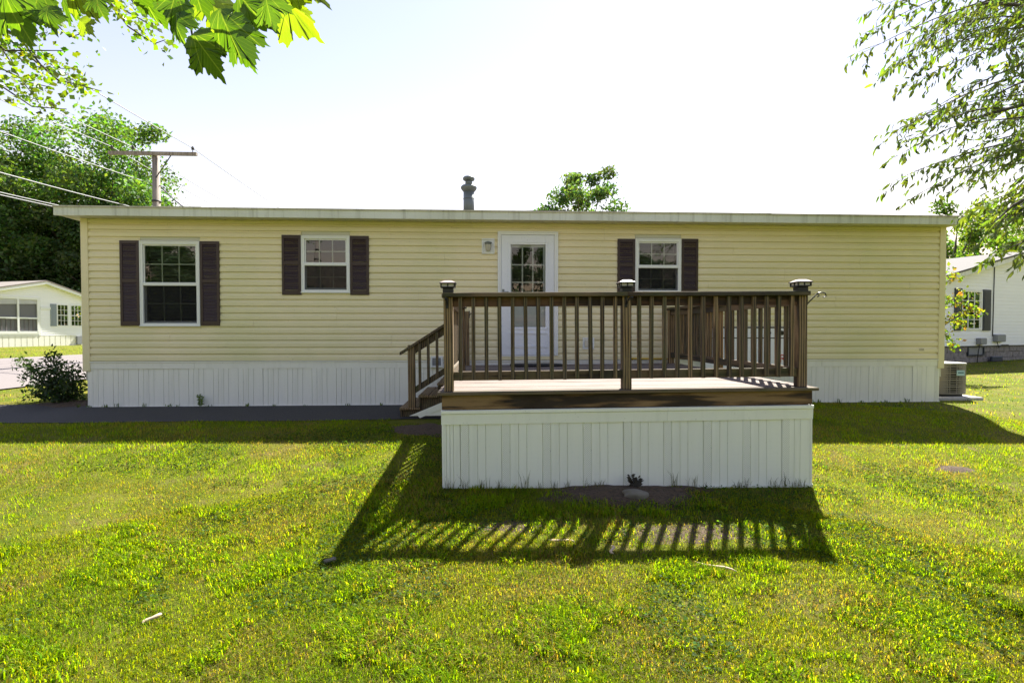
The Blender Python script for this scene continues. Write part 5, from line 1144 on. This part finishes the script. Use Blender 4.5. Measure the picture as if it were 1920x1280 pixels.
# ------------------------------------------------------------------ grass and ground cover
def lawn_ok(x, y):
    ok = ~((x > SX0 - 0.03) & (x < SX1 + 0.03) & (y > -0.05) & (y < DEP + 0.05))
    ok &= ~((x > DX0 - 0.02) & (x < DX1 + 0.02) & (y > DY0 - 0.025) & (y < 0))
    ok &= ~((x > -13.5) & (x < -0.5) & (y > PATH_Y + 0.08 * (vnoise(x, 7.0, 1.3) - 0.5) * 2 + 0.05 * fbm(x, y, 9.0)) & (y < 0.3))
    ok &= ~((x > -1.4) & (x < DX0) & (y > -1.7) & (y < 0.3))
    ok &= ~on_road(x, y)
    for cx, cy, rx, ry in ((1.35, -3.98, 0.55, 0.2), (-0.75, -2.0, 0.5, 0.3), (5.15, -3.4, 0.2, 0.09), (5.6, -4.1, 0.22, 0.07), (sb[0] + 0.25, sb[1] + 0.25, 0.75, 0.4)): ok &= ~((((x - cx) / rx) ** 2 + ((y - cy) / ry) ** 2) < 1)
    ok &= ~((np.abs(x - acx) < 0.48) & (np.abs(y - acy) < 0.48)); return ok
def blades(n, gen, hmin, hmax, wid, seg, tall=1.35, seed=1):
    rg = np.random.default_rng(seed); x, y = gen(rg, n); ok = lawn_ok(x, y); x, y = x[ok], y[ok]
    lush = fbm(x, y, 0.9); dry = fbm(x + 40, y, 1.6); bare = fbm(x - 30, y + 11, 2.6)
    keep = rg.random(len(x)) < np.clip(1.25 - 1.5 * np.clip(bare - 0.56, 0, 1) * 3.5, 0.4, 1); x, y, lush, dry = x[keep], y[keep], lush[keep], dry[keep]
    sb_ = (((x - 1.5) / 1.2) ** 2 + ((y + 4.75) / 0.32) ** 2 < 1) | (((x - 0.3) / 0.65) ** 2 + ((y + 4.6) / 0.2) ** 2 < 1) | (((x - 1.35) / 0.95) ** 2 + ((y + 4.0) / 0.36) ** 2 < 1); k_ = ~sb_ | (rg.random(len(x)) < 0.42); x, y, lush, dry = x[k_], y[k_], lush[k_], dry[k_]
    tuft = fbm(x + 9, y - 70, 3.2); n = len(x); istuft = (tuft > 0.54)
    h = rg.uniform(hmin, hmax, n) * (0.65 + 0.8 * lush) * np.where(istuft, tall, 0.85); w_ = wid * rg.uniform(0.6, 1.3, n) * np.where(istuft, 1 + (tall - 1) * 1.6, 0.9)
    az = rg.uniform(0, 2 * math.pi, n); ln = rg.uniform(0.25, 1.15, n); dx, dy = np.cos(az), np.sin(az); sx, sy = -dy, dx; z = gz(x, y)
    col = np.empty((n, 3)); g1, g2, g3, g4 = np.array((0.105, 0.172, 0.005)), np.array((0.195, 0.235, 0.006)), np.array((0.215, 0.19, 0.06)), np.array((0.035, 0.078, 0.005))
    f1 = np.clip((lush - 0.3) * 2.2, 0, 1)[:, None]; col = g2 * (1 - f1) + g1 * f1; col[istuft] = np.array((0.165, 0.25, 0.005)); q = rg.random(n)
    pd = np.clip((dry - 0.44) * 2.0, 0.05, 0.55); col[q < pd] = g3; col[(q > 0.86)] = g4
    col *= rg.uniform(0.65, 1.35, (n, 1)) * (1 + 0.12 * rg.standard_normal((n, 3)))
    base = np.stack([x, y, z - 0.004], 1); S = np.stack([sx, sy, np.zeros(n)], 1) * w_[:, None] * 0.5; Dv = np.stack([dx, dy, np.zeros(n)], 1)
    if seg == 2:
        mid = base + Dv * (h * ln * 0.28)[:, None] + np.array((0, 0, 1)) * (h * 0.62)[:, None]; tip = base + Dv * (h * ln * 0.95)[:, None] + np.array((0, 0, 1)) * (h * (1.0 - 0.25 * ln))[:, None]
        V = np.stack([base - S, base + S, mid + S * 0.8, mid - S * 0.8, tip], 1).reshape(-1, 3); i = np.arange(n) * 5
        F = np.concatenate([np.stack([i, i + 1, i + 2], 1), np.stack([i, i + 2, i + 3], 1), np.stack([i + 3, i + 2, i + 4], 1)]); return V, F, np.repeat(col, 5, 0)
    tip = base + Dv * (h * ln * 0.6)[:, None] + np.array((0, 0, 1)) * h[:, None]; V = np.stack([base - S, base + S, tip], 1).reshape(-1, 3); return V, np.arange(3 * n).reshape(-1, 3), np.repeat(col, 3, 0)
def polar(r0, r1, a0, a1, p):
    def g(rg, n):
        r_ = (rg.random(n) * (r1 ** p - r0 ** p) + r0 ** p) ** (1 / p); a = rg.uniform(a0, a1, n); return CAM[0] + r_ * np.sin(a), CAM[1] + r_ * np.cos(a)
    return g
parts = [blades(590000, polar(0.9, 5.2, R(-76), R(78), 1.5), 0.020, 0.054, 0.0038, 2, 1.35, seed=1),
         blades(430000, polar(5.0, 10.5, R(-62), R(64), 1.6), 0.020, 0.038, 0.0055, 1, 1.1, seed=2),
         blades(120000, polar(10.3, 42, R(-58), R(62), 1.2), 0.025, 0.05, 0.014, 1, 1.1, seed=3)]
def thatch(n, seed):
    rg = np.random.default_rng(seed); x, y = polar(1.3, 7.5, R(-60), R(64), 1.5)(rg, n); k = lawn_ok(x, y) & (rg.random(n) < 0.35 + 0.9 * (fbm(x + 40, y, 1.6) > 0.52)); x, y = x[k], y[k]; n = len(x)
    a = rg.uniform(0, 6.28, n); L = rg.uniform(0.025, 0.075, n)[:, None]; d = np.stack([np.cos(a), np.sin(a), rg.uniform(-0.08, 0.25, n)], 1); sv = np.stack([-np.sin(a), np.cos(a), np.zeros(n)], 1) * 0.0018
    p = np.stack([x, y, gz(x, y) + rg.uniform(0.004, 0.022, n)], 1); V = np.stack([p - sv, p + sv, p + d * L], 1).reshape(-1, 3); c = np.array((0.16, 0.13, 0.055)) * rg.uniform(0.4, 1.3, (n, 1)); return V, np.arange(3 * n).reshape(-1, 3), np.repeat(c, 3, 0)
parts.append(thatch(90000, 9))
V = np.concatenate([p[0] for p in parts]); c = np.concatenate([p[2] for p in parts]); off = 0; Fs = []
for p in parts: Fs.append(p[1] + off); off += len(p[0])
tag(link('grass', np_mesh('grass', V, np.concatenate(Fs), c), 'grass'), 'short mottled yellow green lawn grass', 'grass', None, 'stuff')
# clover and broad-leaved weeds in patches
rg = np.random.default_rng(77); x, y = polar(1.3, 7.0, R(-58), R(62), 1.5)(rg, 90000); k = (fbm(x + 3, y + 55, 1.1) > 0.57) & lawn_ok(x, y); x, y = x[k], y[k]
n = len(x); C_ = np.stack([x, y, gz(x, y) + rg.uniform(0.006, 0.035, n)], 1); d = np.stack([rg.standard_normal(n), rg.standard_normal(n), rg.uniform(-0.2, 0.5, n)], 1); d /= np.linalg.norm(d, axis=1)[:, None]; s_ = np.cross(d, np.array((0, 0, 1.0)) + 0.4 * rg.standard_normal((n, 3))); s_ /= np.linalg.norm(s_, axis=1)[:, None]
l = rg.uniform(0.012, 0.028, n)[:, None]; V = np.stack([C_, C_ + d * l * 0.5 + s_ * l * 0.42, C_ + d * l, C_ + d * l * 0.5 - s_ * l * 0.42], 1).reshape(-1, 3)
c = np.repeat(np.array((0.05, 0.095, 0.02)) * rg.uniform(0.6, 1.5, (n, 1)) * (1 + 0.1 * rg.standard_normal((n, 3))), 4, 0); tag(link('clover', np_mesh('clover', V, np.arange(4 * n).reshape(-1, 4), c), 'grass'), 'patches of small clover and broad leaved weeds in the lawn', 'clover', None, 'stuff')
# weeds along the skirtings
def weed(x, y, h, n, label, nm='weed', wide=0.01, col=(0.09, 0.14, 0.02), leafy=False, cat='weed', grp='weeds along the skirting'):
    z = float(gz(x, y)); V = []; F = []; C_ = []
    for i in range(n):
        a = rg.uniform(0, 6.28); hh = h * rg.uniform(0.5, 1.0); o = rg.standard_normal(2) * 0.02; sp = hh * rg.uniform(0.1, 0.6); b = len(V); c0 = np.array((x + o[0], y + o[1], z - 0.005)); dv = np.array((math.cos(a), math.sin(a) * 0.5, 0)); sv = np.array((-math.sin(a), math.cos(a), 0)) * wide / 2; m_ = c0 + dv * sp * 0.3 + (0, 0, hh * 0.6); t_ = c0 + dv * sp + (0, 0, hh * 0.95)
        V += [c0 - sv, c0 + sv, m_ + sv, m_ - sv, m_ + sv, m_ - sv * 1.0, t_ , t_ + sv * 0.1]; F += [(b, b + 1, b + 2, b + 3), (b + 5, b + 4, b + 7, b + 6)]; C_ += [np.array(col) * rg.uniform(0.6, 1.4)] * 8
        if leafy:
            for q in np.linspace(0.25, 1, 7):
                for sg in (-1, 1):
                    p = c0 + (t_ - c0) * q; d = np.array((sg * rg.uniform(0.5, 1), rg.uniform(-0.6, 0.4), rg.uniform(0, 0.5))) * 0.055; sd_ = np.array((0.0, 0.3, 1.0)) * 0.011; b = len(V); V += [p, p + d * 0.5 + sd_, p + d, p + d * 0.5 - sd_]; F.append((b, b + 1, b + 2, b + 3)); C_ += [np.array(col) * rg.uniform(0.7, 1.5)] * 4
    V = np.array(V) - (x, y, z); o = link(nm, np_mesh(nm, V, np.array(F), np.array(C_)), 'leaf', None, (x, y, z)); return tag(o, label, cat, grp)
p = atZ(374, 764, 0.0); weed(p[0], -0.09, 0.24, 4, 'leafy green weed growing up the white skirting below the tall window', leafy=True, wide=0.006)
lab1 = 'small weed at the foot of the white skirting of the home'; lab2 = 'wispy grass weed at the foot of the deck skirting'
for px in (170, 190, 218, 238, 285, 330, 345, 400, 470, 520, 575, 655, 715, 1540, 1560, 1600, 1645, 1695, 1738): q = atZ(px, 760, 0.0); weed(q[0], -0.06, rg.uniform(0.05, 0.11), 9, lab1, grp='small weeds below the home skirting')
for px in (845, 870, 905, 935, 985, 1010, 1040, 1065, 1100, 1120, 1130, 1265, 1300, 1320, 1385, 1400, 1450, 1470, 1490, 1502): q = atY(px, 918, DY0 - 0.05); weed(q[0], DY0 - 0.05, rg.uniform(0.08, 0.24), 12, lab2, wide=0.004, col=(0.10, 0.10, 0.03), grp='grass weeds below the deck skirting')
# rock, dark leafy weed and litter by the deck
def rock(x, y, r_, label):
    import bmesh
    bm = bmesh.new(); bmesh.ops.create_icosphere(bm, subdivisions=4, radius=1.0)
    for v in bm.verts:
        p = v.co; k = 1 + 0.22 * (float(vnoise(p.x * 1.3 + 5, p.y * 1.3 + p.z, 1.2)) - 0.5) * 2 + 0.05 * (float(vnoise(p.x * 5, p.y * 5 + p.z * 4, 1)) - 0.5); v.co = Vector((p.x * r_ * 1.25 * k, p.y * r_ * 0.8 * k, p.z * r_ * 0.62 * k))
    me = bpy.data.meshes.new('rock'); bm.to_mesh(me); bm.free(); me.polygons.foreach_set('use_smooth', [True] * len(me.polygons)); z = float(gz(x, y)); tag(link('rock', me, 'rock_stone', None, (x, y, z + r_ * 0.3 + 0.012)), label, 'rock')
q = atY(1188, 926, DY0 - 0.22); rock(q[0], DY0 - 0.27, 0.092, 'rounded grey brown rock on the soil by the deck')
q = atY(1190, 905, DY0 - 0.10); o = weed(q[0], DY0 - 0.1, 0.13, 5, 'dark reddish leafy weed on the soil above the rock', col=(0.03, 0.022, 0.015), leafy=True, wide=0.008, grp=None); o.location.z += 0.045
def litter(px, py, L, w_, ang, label, mat='dry_leaf', nm='bark_scrap'):
    q = atZ(px, py, -0.39); q = atZ(px, py, float(gz(q[0], q[1])) + 0.015); z = float(gz(q[0], q[1])) + 0.022; m = MB(); ca, sa = math.cos(ang), math.sin(ang); P = [np.array((q[0] + ca * L * t_ + 0.015 * math.sin(7 * t_) , q[1] + sa * L * t_, z + 0.008 * math.sin(5 * t_))) for t_ in np.linspace(-0.5, 0.5, 7)]
    m.tube(P, [w_ * 0.3, w_ * 0.8, w_, w_ * 0.8, w_, w_ * 0.7, w_ * 0.2], 6); tag(m.build(nm, mat, None, (q[0], q[1], z)), label, 'litter')
litter(285, 1160, 0.10, 0.012, 0.9, 'pale bark scrap lying alone in the sunlit lawn'); litter(1148, 1030, 0.11, 0.012, 1.4, 'pale forked root end at the tip of the railing shadow'); litter(1052, 1012, 0.22, 0.010, -0.35, 'pale thin stick lying in the striped railing shadow'); litter(1340, 1062, 0.3, 0.009, -0.7, 'thin pale root in the lawn beyond the railing shadow'); litter(618, 1050, 0.08, 0.018, 0.3, 'small flat stone at the tip of the corner post shadow', 'rock_stone', 'flat_stone'); litter(1160, 915, 0.07, 0.014, 0.5, 'dry orange leaf beside the rock on the soil', 'dry_leaf', 'dry_leaf')
